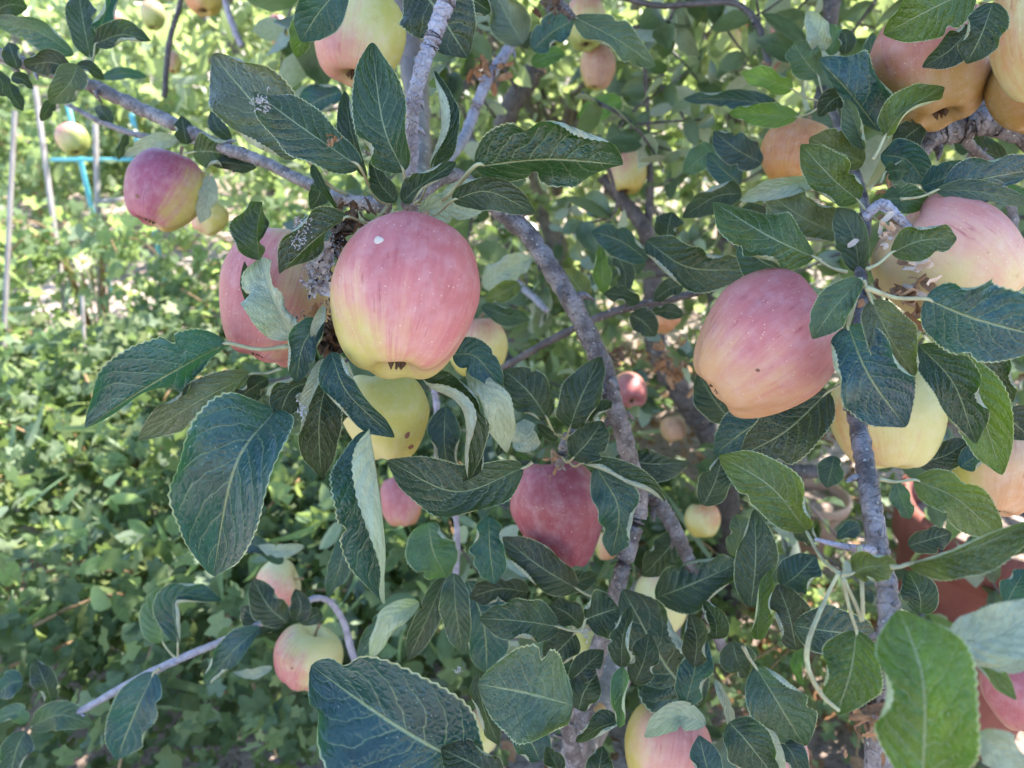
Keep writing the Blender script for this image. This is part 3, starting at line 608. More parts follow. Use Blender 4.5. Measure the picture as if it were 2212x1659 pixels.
# bottom centre
L('A', 1056, 1116, 1058, 1185, 1068, 1262, 46, 12, 10, .50, k='b', cl=40); L('A', 925, 1128, 935, 1190, 965, 1248, 58, 8, 10, .62, k='p')
L('A', 1245, 1271, 1168, 1225, 1085, 1160, 48, 8, 12, .58, k='g', pet=(1290, 1290)); L('A', 1142, 1280, 1080, 1272, 1014, 1290, 38, 10, 10, .60, k='d')
L('A', 1206, 1354, 1130, 1342, 1036, 1336, 52, 5, 10, .50, k='g', pet=(1262, 1362)); L('A', 1256, 1352, 1225, 1325, 1188, 1306, 32, 10, 0, .53, k='d')
L('A', 1265, 1338, 1300, 1325, 1336, 1314, 56, 8, 5, .50, k='g', pet=(1258, 1362)); L('A', 1242, 1368, 1212, 1400, 1178, 1430, 43, 8, 8, .525, k='d', pet=(1262, 1350))
L('A', 1343, 1442, 1345, 1380, 1362, 1312, 33, 10, 20, .48, k='g', cr=50); L('A', 1370, 1478, 1392, 1425, 1402, 1368, 35, 8, 8, .49, k='G', pet=(1330, 1445))
L('A', 1346, 1440, 1345, 1500, 1338, 1572, 30, 40, 10, .47, k='p', cl=80, cr=30); L('A', 1510, 1525, 1430, 1425, 1345, 1272, 92, 8, 8, .57, k='g')
L('A', 1238, 1524, 1140, 1498, 1032, 1478, 100, 6, 6, .45, k='p', dm=-.01, wav=1.3); L('A', 1034, 1450, 1045, 1530, 1078, 1610, 29, 10, 20, .47, k='d')
L('A', 1166, 1642, 1145, 1600, 1110, 1552, 42, 8, 8, .50, k='b'); L('A', 1030, 1665, 860, 1570, 672, 1438, 150, 5, 48, .355, k='b', dm=-.01, shape=.95, wav=.7)
L('A', 1090, 1690, 1020, 1650, 952, 1617, 48, 5, 8, .34, k='G'); L('A', 1218, 1690, 1200, 1650, 1180, 1612, 30, 10, 40, .46, k='d', cl=60)
L('A', 1290, 1700, 1295, 1655, 1302, 1612, 32, 10, 10, .50, k='y'); L('A', 1236, 1472, 1265, 1440, 1304, 1404, 29, 10, 10, .49, k='p', wav=1.8)
L('A', 1250, 1534, 1262, 1495, 1288, 1455, 40, 0, 10, .485, k='b', wav=1.6); L('A', 1342, 1558, 1300, 1570, 1244, 1602, 32, 30, 10, .49, k='g', cl=90)
L('A', 960, 1248, 925, 1330, 881, 1428, 31, 5, 20, .59, k='d'); L('A', 980, 1238, 985, 1320, 1000, 1412, 36, 15, 5, .57, k='p', wav=1.6)
L('A', 1010, 1255, 1045, 1350, 1052, 1455, 56, 5, 10, .64, k='b'); L('A', 905, 1300, 842, 1340, 800, 1425, 28, 5, 20, .62, f=-1, k='y', dm=-.01)
L('A', 885, 1312, 830, 1345, 775, 1420, 30, -5, 10, .64, k='b'); L('A', 1416, 1292, 1500, 1260, 1598, 1215, 58, 8, 10, .62, k='g')
L('A', 1475, 1148, 1435, 1195, 1388, 1245, 37, 8, 8, .66, k='g'); L('A', 1480, 1525, 1500, 1450, 1518, 1370, 40, 8, 8, .52, k='b')
L('A', 1548, 1380, 1545, 1340, 1520, 1298, 34, 20, 30, .50, k='d', cl=60); L('A', 1500, 1440, 1505, 1380, 1490, 1325, 34, 10, 10, .51, k='d', cr=50)
L('A', 1545, 1468, 1570, 1520, 1580, 1580, 16, 20, 20, .45, f=-1, k='p', cl=60); L('A', 1525, 1560, 1460, 1548, 1392, 1592, 32, 30, 10, .52, f=-1, k='p')
L('A', 1190, 1270, 1250, 1255, 1290, 1240, 24, 10, 10, .64, k='d'); L('A', 1150, 1140, 1130, 1170, 1085, 1185, 26, 10, 10, .64, k='p')
# lower left twig
L('A', 333, 1452, 290, 1543, 252, 1642, 54, 20, 8, .75, k='b', pet=(345, 1444)); L('A', 66, 1570, 130, 1545, 202, 1566, 32, 10, 10, .80, k='p', pet=(100, 1560))
L('A', 562, 1354, 500, 1410, 441, 1480, 36, 30, 8, .74, k='b', cl=50); L('A', 352, 1388, 345, 1330, 366, 1262, 42, 5, 25, .76, k='p', pet=(378, 1420))
L('A', 384, 1388, 380, 1290, 480, 1298, 40, 12, 30, .75, k='b', cr=110, pet=(384, 1420)); L('A', 620, 1346, 580, 1310, 546, 1250, 36, 10, 5, .75, k='d')
L('A', 608, 1352, 560, 1340, 522, 1310, 30, 0, 10, .76, k='d'); L('A', 640, 1342, 650, 1310, 638, 1272, 24, 10, 10, .74, k='d'); L('A', 648, 1345, 680, 1330, 694, 1322, 18, 10, 10, .74, k='d')
L('A', 612, 1216, 560, 1180, 501, 1170, 23, 15, 5, .9, k='b'); L('A', 657, 1180, 600, 1190, 557, 1178, 15, 10, 10, .88, f=-1, k='p')
L('A', 748, 1148, 735, 1220, 708, 1290, 26, 10, 10, .72, k='b'); L('A', 50, 1470, 20, 1478, -15, 1510, 28, 10, 10, .8, k='b'); L('A', 113, 1520, 95, 1470, 75, 1425, 24, 20, 10, .8, k='d')
L('A', 55, 1580, 35, 1620, 20, 1690, 34, 15, 10, .78, k='b'); L('A', 588, 1440, 550, 1455, 503, 1452, 12, 10, 10, .76, f=-1, k='p'); L('A', 60, 1560, 30, 1540, -20, 1560, 20, 10, 10, .79, k='p')
# ---------------------------------------------------------------- leaves of tree B
NB = (1862, 590)
L('B', 1712, 193, 1660, 172, 1603, 158, 28, 8, 12, .60, k='Y', pet=(1772, 219)); L('B', 1682, 228, 1580, 215, 1476, 214, 26, 20, 25, .72, k='b')
L('B', 1724, 252, 1650, 248, 1574, 244, 28, 8, 10, .60, k='y', pet=(1772, 230)); L('B', 1768, 166, 1735, 125, 1714, 92, 38, 12, 8, .58, k='p', pet=(1782, 215))
L('B', 1785, 108, 1765, 70, 1744, 24, 28, 20, 20, .57, f=-1, k='p', cr=40); L('B', 1825, 118, 1828, 90, 1822, 62, 20, 10, 5, .58, k='g'); L('B', 1795, 120, 1800, 85, 1795, 50, 22, 5, 10, .59, k='p')
L('B', 1900, 285, 1838, 205, 1768, 128, 84, -78, 8, .50, k='b', dm=-.012); L('B', 1835, 204, 1800, 215, 1768, 252, 28, 10, 10, .52, k='d')
L('B', 1912, 294, 1955, 238, 2040, 188, 42, 8, 35, .42, k='G', cr=70, pet=(1885, 345)); L('B', 1868, 322, 1850, 270, 1828, 212, 30, 10, 35, .47, k='p', cr=90)
L('B', 1855, 434, 1798, 385, 1730, 312, 50, 6, 12, .44, k='G', pet=(1895, 475)); L('B', 1866, 352, 1805, 325, 1748, 298, 44, 8, 5, .48, k='G', cl=40)
L('B', 1775, 392, 1690, 402, 1597, 432, 27, 10, 40, .50, f=-1, k='p', cl=50); L('B', 1812, 505, 1735, 470, 1652, 415, 58, 8, 8, .50, k='p')
L('B', 1760, 556, 1660, 510, 1540, 436, 68, 8, -42, .42, k='G', pet=(1830, 588), dm=-.01); L('B', 1690, 585, 1640, 560, 1600, 520, 50, 5, 10, .46, k='p')
L('B', 1856, 588, 1845, 515, 1808, 448, 40, 8, 20, .445, k='p', cr=40); L('B', 1912, 372, 1938, 368, 1964, 370, 26, 5, 5, .47, k='p', pet=(1900, 400))
L('B', 1902, 335, 1958, 345, 2002, 398, 42, 20, 10, .50, k='b'); L('B', 1925, 546, 1990, 520, 2067, 515, 42, 10, 10, .365, k='G', pet=(1872, 582))
L('B', 2035, 405, 2130, 385, 2260, 360, 56, 25, -45, .43, k='b', pet=(1945, 430)); L('B', 1990, 402, 2040, 385, 2102, 352, 37, 15, 10, .45, k='b'); L('B', 2020, 410, 2120, 415, 2230, 440, 26, 10, 20, .43, k='p', f=1)
L('B', 1905, 430, 1950, 430, 2010, 440, 34, 10, 10, .44, k='p'); L('B', 2105, -25, 2010, 20, 1908, 74, 64, 8, 8, .42, k='G'); L('B', 2097, 62, 2050, 110, 1992, 146, 42, 30, 8, .42, k='g', cr=70)
L('B', 2145, 5, 2120, 75, 2088, 138, 46, 12, 10, .38, k='d'); L('B', 1646, 352, 1595, 325, 1541, 284, 37, 8, 8, .66, k='b'); L('B', 1600, 395, 1565, 370, 1528, 330, 33, 10, 10, .7, k='b'); L('B', 1545, 320, 1515, 340, 1475, 375, 30, 10, 10, .75, k='p')
L('B', 1602, 418, 1545, 425, 1474, 470, 37, 10, 20, .60, k='d'); L('B', 1656, 470, 1630, 455, 1600, 452, 18, 10, 10, .58, k='d'); L('B', 1992, 272, 1965, 290, 1928, 322, 32, 8, 8, .50, k='d'); L('B', 2172, 345, 2110, 320, 2058, 298, 30, 10, 10, .62, k='d')
L('B', 1832, 704, 1876, 810, 1957, 922, 84, 15, 12, .37, k='b', pet=(1858, 600), dm=-.008); L('B', 1858, 602, 1800, 668, 1755, 732, 42, 10, 12, .36, k='p', f=1)
L('B', 1882, 648, 1925, 733, 1976, 812, 53, 10, 10, .36, k='p', pet=(1866, 605)); L('B', 1998, 645, 2110, 690, 2280, 735, 92, 8, -12, .33, k='b', pet=(1872, 622))
L('B', 1985, 745, 2060, 830, 2108, 958, 64, 10, 35, .385, k='g', cl=20); L('B', 2030, 762, 2110, 870, 2165, 1026, 62, 10, 10, .41, k='G'); L('B', 2040, 760, 2130, 790, 2188, 868, 42, 10, 10, .42, k='g')
L('B', 1790, 845, 1700, 930, 1600, 985, 66, 12, 10, .46, k='d', pet=(1850, 800)); L('B', 1676, 890, 1610, 930, 1543, 982, 54, 8, 8, .50, k='b'); L('B', 1580, 912, 1540, 860, 1508, 808, 42, 8, 8, .56, k='d')
L('B', 1742, 1148, 1665, 1052, 1553, 984, 58, 8, 14, .34, k='G', pet=(1812, 1238), pd=.30); L('B', 1520, 1092, 1545, 1040, 1562, 982, 37, 8, 8, .50, k='g'); L('B', 1802, 985, 1795, 1018, 1786, 1054, 29, 8, 8, .60, k='b')
L('B', 1975, 1036, 2070, 1080, 2168, 1168, 54, 10, 20, .33, k='G', pet=(1900, 1035)); L('B', 1935, 1042, 1950, 1085, 1965, 1122, 24, 10, 20, .33, k='p'); L('B', 2074, 1010, 2110, 985, 2146, 965, 36, 15, 30, .48, k='b', cl=60); L('B', 1978, 1000, 2040, 985, 2096, 950, 33, 8, 8, .50, k='d')
L('B', 1622, 1312, 1632, 1210, 1630, 1100, 47, 8, 8, .50, k='g'); L('B', 1688, 1268, 1725, 1240, 1763, 1200, 46, 8, 8, .52, k='b'); L('B', 1636, 1382, 1640, 1310, 1662, 1232, 31, 35, 8, .47, k='G', cl=80)
L('B', 1720, 1404, 1705, 1330, 1680, 1262, 46, 8, 8, .51, k='d'); L('B', 1715, 1352, 1800, 1365, 1892, 1372, 54, 8, 8, .45, k='g'); L('B', 1850, 1362, 1838, 1450, 1808, 1542, 66, 10, 10, .30, k='y', pet=(1820, 1248))
L('B', 1842, 1238, 1875, 1225, 1938, 1220, 40, 8, 12, .30, k='y', pet=(1818, 1240), cl=30); L('B', 1960, 1219, 2090, 1188, 2250, 1120, 56, 60, 5, .27, k='G', cl=60, pet=(1925, 1225)); L('B', 1992, 1720, 1995, 1480, 1942, 1316, 112, 10, 12, .22, k='y', dt=.01)
L('B', 2040, 1400, 2150, 1375, 2270, 1300, 66, 20, 12, .24, f=-1, k='p'); L('B', 2060, 1390, 2130, 1440, 2196, 1512, 26, 10, 20, .26, k='y'); L('B', 2110, 1590, 2160, 1620, 2240, 1700, 44, 15, 10, .22, f=-1, k='p'); L('B', 2075, 1390, 2150, 1420, 2230, 1440, 30, 15, 10, .24, f=-1, k='p')
L('B', 1582, 1385, 1592, 1425, 1612, 1464, 40, 8, 20, .48, k='p'); L('B', 1632, 1440, 1685, 1525, 1738, 1612, 72, 12, 12, .45, k='p', pet=(1605, 1395)); L('B', 1575, 1560, 1620, 1610, 1682, 1690, 54, 8, 8, .42, k='g')
L('B', 1542, 1710, 1525, 1650, 1510, 1588, 37, 8, 8, .44, k='b'); L('B', 1640, 1565, 1665, 1615, 1690, 1680, 24, 10, 10, .45, f=-1, k='Y'); L('B', 1690, 1600, 1715, 1635, 1735, 1690, 30, 10, 10, .46, k='b')
L('B', 1990, 1325, 1985, 1280, 1960, 1232, 38, 8, 8, .50, k='d'); L('B', 1962, 1180, 2010, 1165, 2056, 1152, 30, 8, 8, .50, k='g'); L('B', 2175, 1302, 2195, 1265, 2215, 1230, 28, 8, 8, .60, k='b'); L('B', 1810, 1162, 1835, 1145, 1860, 1136, 20, 8, 8, .55, k='b')
L('B', 1735, 1480, 1720, 1440, 1735, 1400, 14, 10, 10, .29, k='y'); L('B', 1700, 1100, 1740, 1150, 1750, 1180, 26, 8, 8, .6, k='d'); L('B', 1580, 1200, 1600, 1150, 1590, 1110, 28, 8, 8, .6, k='p'); L('B', 2150, 250, 2180, 200, 2215, 190, 30, 8, 8, .62, k='d')
L('B', 1900, 150, 1880, 120, 1885, 70, 25, 8, 8, .6, k='p'); L('B', 2130, 880, 2180, 905, 2230, 950, 40, 8, 8, .46, k='d'); L('B', 2170, 400, 2200, 420, 2240, 425, 18, 8, 8, .58, k='p')
finish_leaves('A', TA); finish_leaves('B', TB)
# ---------------------------------------------------------------- apples
GA = 'apples on the branches'
AP(876, 646, 322, 334, .39, (-.10, 1, .27), (.5, -.6, .6), PINK, (.45, .37, .11), (.56, .36, .21), .42, 'large pink and cream apple with a white scale mark, hanging over the cluster', 0, .3)
AP(600, 642, 246, 286, .455, (-.30, 1, .10), (-.9, .1, .5), PINK, (.46, .38, .14), PEACH, .55, 'pink cheeked apple half hidden behind the pale torn leaf and cobweb', 0)
AP(357, 412, 168, 168, .66, (-.35, 1, .25), (-.8, -.5, .4), PURP, YG, PEACH, .80, 'purple pink apple with a dark pock mark and a dried blossom end', 4, .4)
AP(158, 302, 66, 66, 1.7, (.3, 1, .1), (-.7, -.7, .2), ROSE, GREEN, PALEY, .0, 'small apple, pink above and green below, in front of the thin garden stakes', 0, group=GA)
AP(452, 470, 74, 76, .92, (-.5, 1, .1), (-1, .2, .2), ROSE, YG, PALEY, -.2, 'small yellow apple with a pink edge tucked behind the purple pink one', 4)
AP(777, 83, 192, 196, .62, (-.15, 1, .1), (-.75, .35, .3), ROSE, YG, PALEY, -.10, 'green yellow apple with a pink lower cheek beside the upright grey twig', 2)
AP(440, 0, 80, 62, 1.5, (.1, 1, .2), (-1, 0, .3), ORNG, YEL, PEACH, .1, 'orange yellow apple cut by the top of the photo above the thin dark twig', 4)
AP(330, 34, 52, 56, 1.9, (0, 1, 0), (0, -1, .2), ROSE, GREEN, PALEY, -.3, 'blurred green apple with a pink crown near the top, left of the dark twig', 0)
AP(245, 44, 40, 44, 2.1, (0, 1, 0), (0, -.5, 1), ROSE, YG, PEACH, .2, 'blurred peach coloured apple showing above the dark curled leaf of the upper spray', 2)
AP(600, 66, 46, 66, 1.6, (0, 1, .1), (-.5, -.5, .5), ROSE, YG, PEACH, .3, 'blurred pale pink apple between the lilac twig and the green yellow apple', 4)
AP(374, 135, 34, 46, 1.5, (.1, 1, .1), (-.6, -.3, .5), TANN, YG, DULL, .2, 'tiny brownish green apple hanging on the thin dark twig at the upper left', 0)
AP(1265, 52, 92, 106, 1.25, (0, 1, .1), (-.1, -1, .3), ROSE, GREEN, PALEY, -.25, 'green apple with a pink crown, upper of the hanging pair by the light green leaf', 0)
AP(1290, 146, 78, 90, 1.3, (-.1, 1, -.1), (.4, 0, 1), TANN, YG, PEACH, .25, 'dull pinkish tan apple, lower of the hanging pair by the light green leaf', 4, 1., 1)
AP(1354, 372, 86, 94, 1.35, (-.1, 1, .1), (-.6, -.8, .3), ROSE, YEL, PALEY, -.15, 'yellow apple with a pink shoulder by the tip of the broad veined leaf', 2)
AP(1690, 74, 62, 60, 1.7, (0, 1, 0), (-.3, -.8, .6), PINK, YEL, PEACH, .1, 'pinkish orange apple behind the end of the curved dark twig', 0)
AP(1578, 88, 46, 58, 2.0, (0, 1, 0), (.5, -.6, .5), ROSE, GREEN, PALEY, -.6, 'small green apple, lower one under the curved dark twig', 2)
AP(1592, 40, 44, 56, 2.0, (0, 1, 0), (.5, -.6, .5), ROSE, GREEN, GREEN, -.6, 'small green apple, upper one under the curved dark twig', 0)
AP(1725, 335, 162, 140, .70, (-.35, 1, .1), (-.6, -.6, .6), ORNG, YEL, (.50, .30, .08), .15, 'orange yellow apple wedged between the pale folded leaf and the spur leaves', 2)
AP(2012, 145, 250, 246, .50, (.1, 1, .15), (-.2, -1, .3), (.36, .12, .09), DULL, (.36, .16, .06), .25, 'big shaded brownish orange apple with a pink crown above the gnarled limb', 0)
AP(2262, 70, 220, 300, .41, (0, 1, .05), (-1, 0, .1), ORNG, YEL, PALEY, -.5, 'pale yellow apple cut by the frame, nearer one beside the shaded apple', 2)
AP(2250, 190, 210, 170, .47, (0, 1, 0), (0, 0, 1), ORNG, DULL, DULL, -.1, 'shaded ochre apple cut by the frame, farther one above the gnarled limb', 0)
AP(2050, 565, 270, 282, .45, (.75, .65, .1), (.2, -.9, .3), ROSE, (.52, .42, .20), PEACH, .05, 'big blurred pale pink apple showing its stem hollow behind a round green leaf', 2, 2.2)
AP(1652, 748, 302, 304, .42, (-.75, .66, -.10), (.45, -.9, .4), PINK, (.50, .28, .14), PEACH, .55, 'large rosy apple lying slanted with its blossom end to the lower left', 4, 2.5, 2)
AP(1915, 905, 236, 218, .50, (0, 1, .1), (-.5, .2, .3), ORNG, YG, PALEY, -.55, 'yellow green apple behind the vertical lichen spotted branch', 0)
AP(2155, 1022, 176, 178, .52, (-.2, 1, .2), (.6, .2, .6), ORNG, YG, PEACH, -.15, 'yellow apple with a faint orange streak half behind hanging green leaves', 4)
AP(1207, 1112, 202, 232, .61, (.10, 1, .22), (0, -.1, 1), RED, (.36, .16, .11), (.38, .13, .12), .75, 'dark red apple with five bumps round its blossom end under the ringed spur', 3, 0, 1)
AP(834, 898, 196, 192, .52, (.08, 1, .05), (-1, .3, -.4), ORNG, YG, PALEY, -.75, 'plain yellow green apple with a brown scab below the large pink one', 1)
AP(1030, 752, 136, 128, .85, (0, 1, .05), (-.2, -1, .3), ROSE, YG, PALEY, -.20, 'pale yellow apple with a faint pink crown behind the large pink apple', 0, 0, 1)
AP(1361, 844, 74, 82, 1.5, (0, .7, .9), (0, 0, 1), PINK, PEACH, PEACH, .40, 'small pink apple with its blossom end facing out, beside the main branch', 2)
AP(1455, 926, 58, 54, 1.5, (.2, 1, .2), (0, 0, 1), TANN, YEL, PEACH, -.3, 'tiny beige apple hanging in the gap below the brown leaf clump', 0)
AP(602, 1260, 106, 84, 1.0, (-1, .25, .1), (-.2, .9, .5), ROSE, (.50, .44, .20), CREAM, .15, 'cream and pink apple above the dark leaf pair of the low twig', 0, 1.)
AP(664, 1420, 150, 124, .84, (-.35, 1, .1), (-1, .3, .4), PINK, PALEY, PALEY, .10, 'pink and cream apple with a deep cleft on the low lilac twig', 4, 1.)
AP(1442, 1628, 194, 200, .60, (-.2, 1, .1), (.7, -.3, .6), ROSE, YEL, PEACH, .15, 'peach apple capped by a pale underside leaf at the bottom edge', 2)
AP(1668, 1640, 152, 170, .55, (0, 1, .1), (.2, -.5, .8), ROSE, PEACH, PEACH, .20, 'peach apple behind the striped dark leaves at the bottom edge', 0)
AP(1518, 1124, 76, 74, 1.2, (0, 1, .1), (.4, -.7, .4), ORNG, YEL, PALEY, -.2, 'yellow apple behind the forked purple twig right of the dark red apple', 0)
AP(866, 1082, 92, 108, 1.1, (0, 1, .1), (-.2, -.6, .6), PINK, ORNG, PEACH, .45, 'pink apple with an orange base behind the long hanging leaf', 2)
AP(1440, 690, 74, 50, 1.2, (.6, .6, 0), (.2, 0, 1), ORNG, YEL, PEACH, .15, 'peach apple behind small grey leaves on the thin brown twig', 0)
AP(1430, 1300, 122, 130, .95, (0, 1, .1), (0, -1, 0), ROSE, PALEY, PALEY, -.7, 'pale cream apple behind the big dark leaf of the lower cluster', 0)
AP(1262, 1395, 64, 90, .85, (0, 1, .1), (0, -1, 0), ROSE, PALEY, YG, -.7, 'pale green apple glimpsed behind the four leaf rosette', 2)
AP(1042, 1580, 76, 90, .90, (0, 1, .1), (0, -1, 0), ROSE, PALEY, YG, -.5, 'pale yellow apple glimpsed behind the broad grey green leaf', 0)
AP(1285, 1545, 58, 50, .70, (0, 1, .1), (0, -1, 0), ORNG, YEL, YG, -.2, 'small yellow apple peeping out under the ragged bluish leaf', 2)
AP(1310, 1178, 52, 62, 1.0, (0, 1, .1), (.5, 0, .5), ORNG, YG, PEACH, .1, 'small peach apple glimpsed just right of the dark red apple', 0)
AP(2195, 1500, 130, 150, .60, (.2, 1, .1), (-.3, -.5, .8), PINK, PEACH, PEACH, .5, 'rosy pink apple cut by the frame below the pale blurred leaf', 4)
mark(0, 818, 519, 12, 'shell', 'scale_mark', .18, .75); mark(0, 733, 606, 9, 'scab', 'scab', -.1, 1.4); mark(2, 297, 424, 6, 'scab', 'scab', .1); mark(26, 880, 940, 7, 'scab', 'scab', .08, 1.2); mark(26, 888, 965, 8, 'scab', 'scab', .08, .8); mark(31, 631, 1443, 3, 'scab', 'scab', .1); mark(22, 1637, 800, 5, 'scab', 'scab', .08)

# ---------------------------------------------------------------- webs, dry clumps, scars on the trees
rng = np.random.default_rng(3)
def web(u, v, d, du, dv, n, dirty, root, parent_name='cobweb'):
    g = Geo()
    for _ in range(n):
        a = P(u + rng.normal() * du, v + rng.normal() * dv, d + rng.normal() * .002); b = a + nrm(rng.standard_normal(3)) * rng.uniform(.0008, .0028)
        g.tube([a, (a + b) / 2 + rng.standard_normal(3) * .0005, b], [.00012, .0003, .0002], 5, 4)
    for _ in range(n):
        c = P(u + rng.normal() * du, v + rng.normal() * dv, d + rng.normal() * .002); crumple(g, c, rng.uniform(.0010, .0030) * (2.2 if dirty and _ % 4 == 0 else 1), 1, rng)
    ob = g.build(parent_name, M['web_dirty'] if dirty else M['web'], root, P(u, v, d)); ob.location = Vector(P(u, v, d)) - root.location; return ob
web(562, 222, .378, 11, 11, 34, False, TA); web(656, 488, .378, 11, 14, 34, False, TA); web(645, 520, .378, 9, 9, 22, False, TA); web(653, 888, .375, 5, 7, 14, False, TA)
web(690, 585, .405, 20, 24, 80, True, TA); web(715, 540, .415, 16, 30, 60, True, TA); web(665, 700, .41, 14, 14, 40, True, TA); web(715, 690, .415, 12, 30, 60, True, TA)
web(1266, 1370, .495, 3, 8, 14, False, TA); web(990, 1448, .50, 4, 4, 10, False, TA)
def clump(u, v, d, size, n, mat, root, name='withered_leaves'):
    g = Geo(); c = P(u, v, d); crumple(g, c, size, n, rng); ob = g.build(name, M[mat], root, c); ob.location = Vector(c) - root.location; return ob

def sheet(corners, d0, d1, mat, name, nu, nv, amp, hole, root=TA):
    """a thin torn crumpled skin between four corners"""
    a, b, c, e = [np.array(P(*q, dd)) for q, dd in zip(corners, (d0, d1, d1, d0))]; V = []
    for i in range(nv + 1):
        for j in range(nu + 1):
            x, y = j / nu, i / nv; p = (a * (1 - x) + b * x) * (1 - y) + (e * (1 - x) + c * x) * y
            V.append(p + rng.standard_normal(3) * amp + FW * .003 * math.sin(7 * x + 4 * y))
    F = [[i * (nu + 1) + j, i * (nu + 1) + j + 1, (i + 1) * (nu + 1) + j + 1, (i + 1) * (nu + 1) + j] for i in range(nv) for j in range(nu) if rng.random() > hole + (.35 if i in (0, nv - 1) or j in (0, nu - 1) else 0)]
    g = Geo(); g.add(np.array(V), F); o = P(*corners[0], d0); ob = g.build(name, M[mat], root, o); ob.location = Vector(o) - root.location
sheet([(655, 548), (722, 518), (712, 640), (668, 645)], .411, .400, 'web_sheet', 'withered_leaf', 16, 18, .0011, .10)
sheet([(640, 700), (690, 655), (715, 690), (650, 728)], .409, .400, 'dry', 'withered_leaf', 12, 7, .0013, .12)
sheet([(722, 470), (775, 455), (745, 520), (705, 560)], .43, .43, 'calyx', 'withered_leaf', 9, 12, .0022, .25)
sheet([(690, 700), (735, 700), (730, 765), (700, 770)], .405, .41, 'calyx', 'withered_leaf', 9, 12, .0022, .25)
clump(760, 470, .46, .014, 16, 'calyx', TA); clump(725, 690, .425, .013, 18, 'calyx', TA); clump(1055, 155, .78, .020, 26, 'dry', TA); clump(1445, 790, 1.15, .035, 26, 'dry', TA)
clump(1195, 8, .59, .013, 16, 'calyx', TA); clump(1180, 1005, .52, .008, 8, 'dry', TA); clump(1340, 770, 1.1, .022, 12, 'calyx', TA); clump(720, 302, .378, .005, 6, 'dry', TA)
clump(1300, 920, .52, .004, 4, 'dry', TA); clump(1660, 165, .85, .016, 14, 'dry', TA); clump(1165, 155, .8, .007, 4, 'dry', TA)
clump(1955, 640, .43, .020, 26, 'dry', TB); clump(1905, 520, .41, .013, 9, 'dry_pale', TB); clump(1880, 1500, .31, .010, 22, 'calyx', TB); clump(1895, 1575, .31, .010, 22, 'dry', TB); clump(1908, 405, .44, .007, 10, 'dry', TB); clump(1975, 610, .42, .014, 10, 'dry_pale', TB)
# ---------------------------------------------------------------- mid-distance foliage of the two trees (spurs of leaves on thin twigs)
KEEP = [(1265, 52, 62, 1.3), (1290, 146, 58, 1.35), (1354, 372, 60, 1.4), (1361, 844, 56, 1.55), (1455, 926, 45, 1.55), (1690, 74, 45, 1.75), (1518, 1124, 50, 1.25), (1578, 88, 36, 2.0), (1440, 690, 45, 1.25), (1430, 1300, 60, 1.0), (866, 1082, 60, 1.1), (1030, 752, 80, .9), (1195, 150, 45, 1.9), (1110, 640, 30, 1.9)]
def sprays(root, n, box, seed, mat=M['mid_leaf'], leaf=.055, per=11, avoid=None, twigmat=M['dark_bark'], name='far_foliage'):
    rng = np.random.default_rng(seed); C = []; g = Geo(); lo, hi = np.array(box[0]), np.array(box[1])
    hidden = lambda p: any(math.hypot(q[0] - k[0], q[1] - k[1]) < k[2] and q[2] < k[3] for q in (proj(p),) for k in KEEP)
    for _ in range(n):
        a = lo + (hi - lo) * rng.random(3)
        if avoid is not None and avoid(a): continue
        l = rng.uniform(.10, .26); dv = nrm(rng.standard_normal(3) + np.array([0, 0, .3])); b = a + dv * l; m = (a + b) / 2 + rng.standard_normal(3) * .02
        path = catmull([a, m, b], 12)
        if hidden(a) or hidden(m) or hidden(b): continue
        g.add(*tube_geo(path, np.linspace(.0030, .0012, 12), 6))
        for k in range(per): C.append(path[rng.integers(2, 12)] + rng.standard_normal(3) * .008)
    C = [p for p in C if not any(math.hypot(q[0] - k[0], q[1] - k[1]) < k[2] and q[2] < k[3] for q in (proj(p),) for k in KEEP)]
    rl = np.array(root.location)
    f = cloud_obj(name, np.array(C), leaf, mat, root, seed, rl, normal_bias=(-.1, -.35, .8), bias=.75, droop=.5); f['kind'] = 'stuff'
    t = g.build('thin_twigs', twigmat, root, rl); t.location = (0, 0, 0); t['kind'] = 'stuff'
def proj(p):
    q = np.asarray(p) - CAM; d = q @ FW
    return 1106 + FPX * (q @ RT) / max(d, 1e-3), 829.5 - FPX * (q @ UP) / max(d, 1e-3), d
def clear_front(p, dmin=.86):
    u, v, d = proj(p); return d < dmin or (u < 760 and v > 480) or (u < 520 and v > 250)
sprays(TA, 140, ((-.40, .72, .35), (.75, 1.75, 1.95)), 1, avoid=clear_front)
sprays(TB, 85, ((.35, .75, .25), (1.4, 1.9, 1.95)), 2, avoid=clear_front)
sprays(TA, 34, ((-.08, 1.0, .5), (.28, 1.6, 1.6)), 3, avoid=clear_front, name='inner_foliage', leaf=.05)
# unseen canopy added above the picture to keep sun off the near branches
def crown(root, n, lo, hi, seed, size=.075):
    rng = np.random.default_rng(seed); c = np.array(lo) + (np.array(hi) - np.array(lo)) * rng.random((n, 3))
    keep = np.array([proj(p)[1] < -160 for p in c]); c = c[keep]
    f = cloud_obj('crown', c, size, M['foliage'], root, seed, np.array(root.location), bias=.9); f['kind'] = 'stuff'  # leaf layer added for its shade, out of view
crown(TA, 5200, (-.32, .80, 1.95), (.75, 1.95, 2.6), 5); crown(TA, 450, (-.2, 1.95, 1.95), (.9, 3.1, 2.6), 15); crown(TB, 6200, (.3, .55, 1.95), (1.8, 1.95, 2.6), 6)

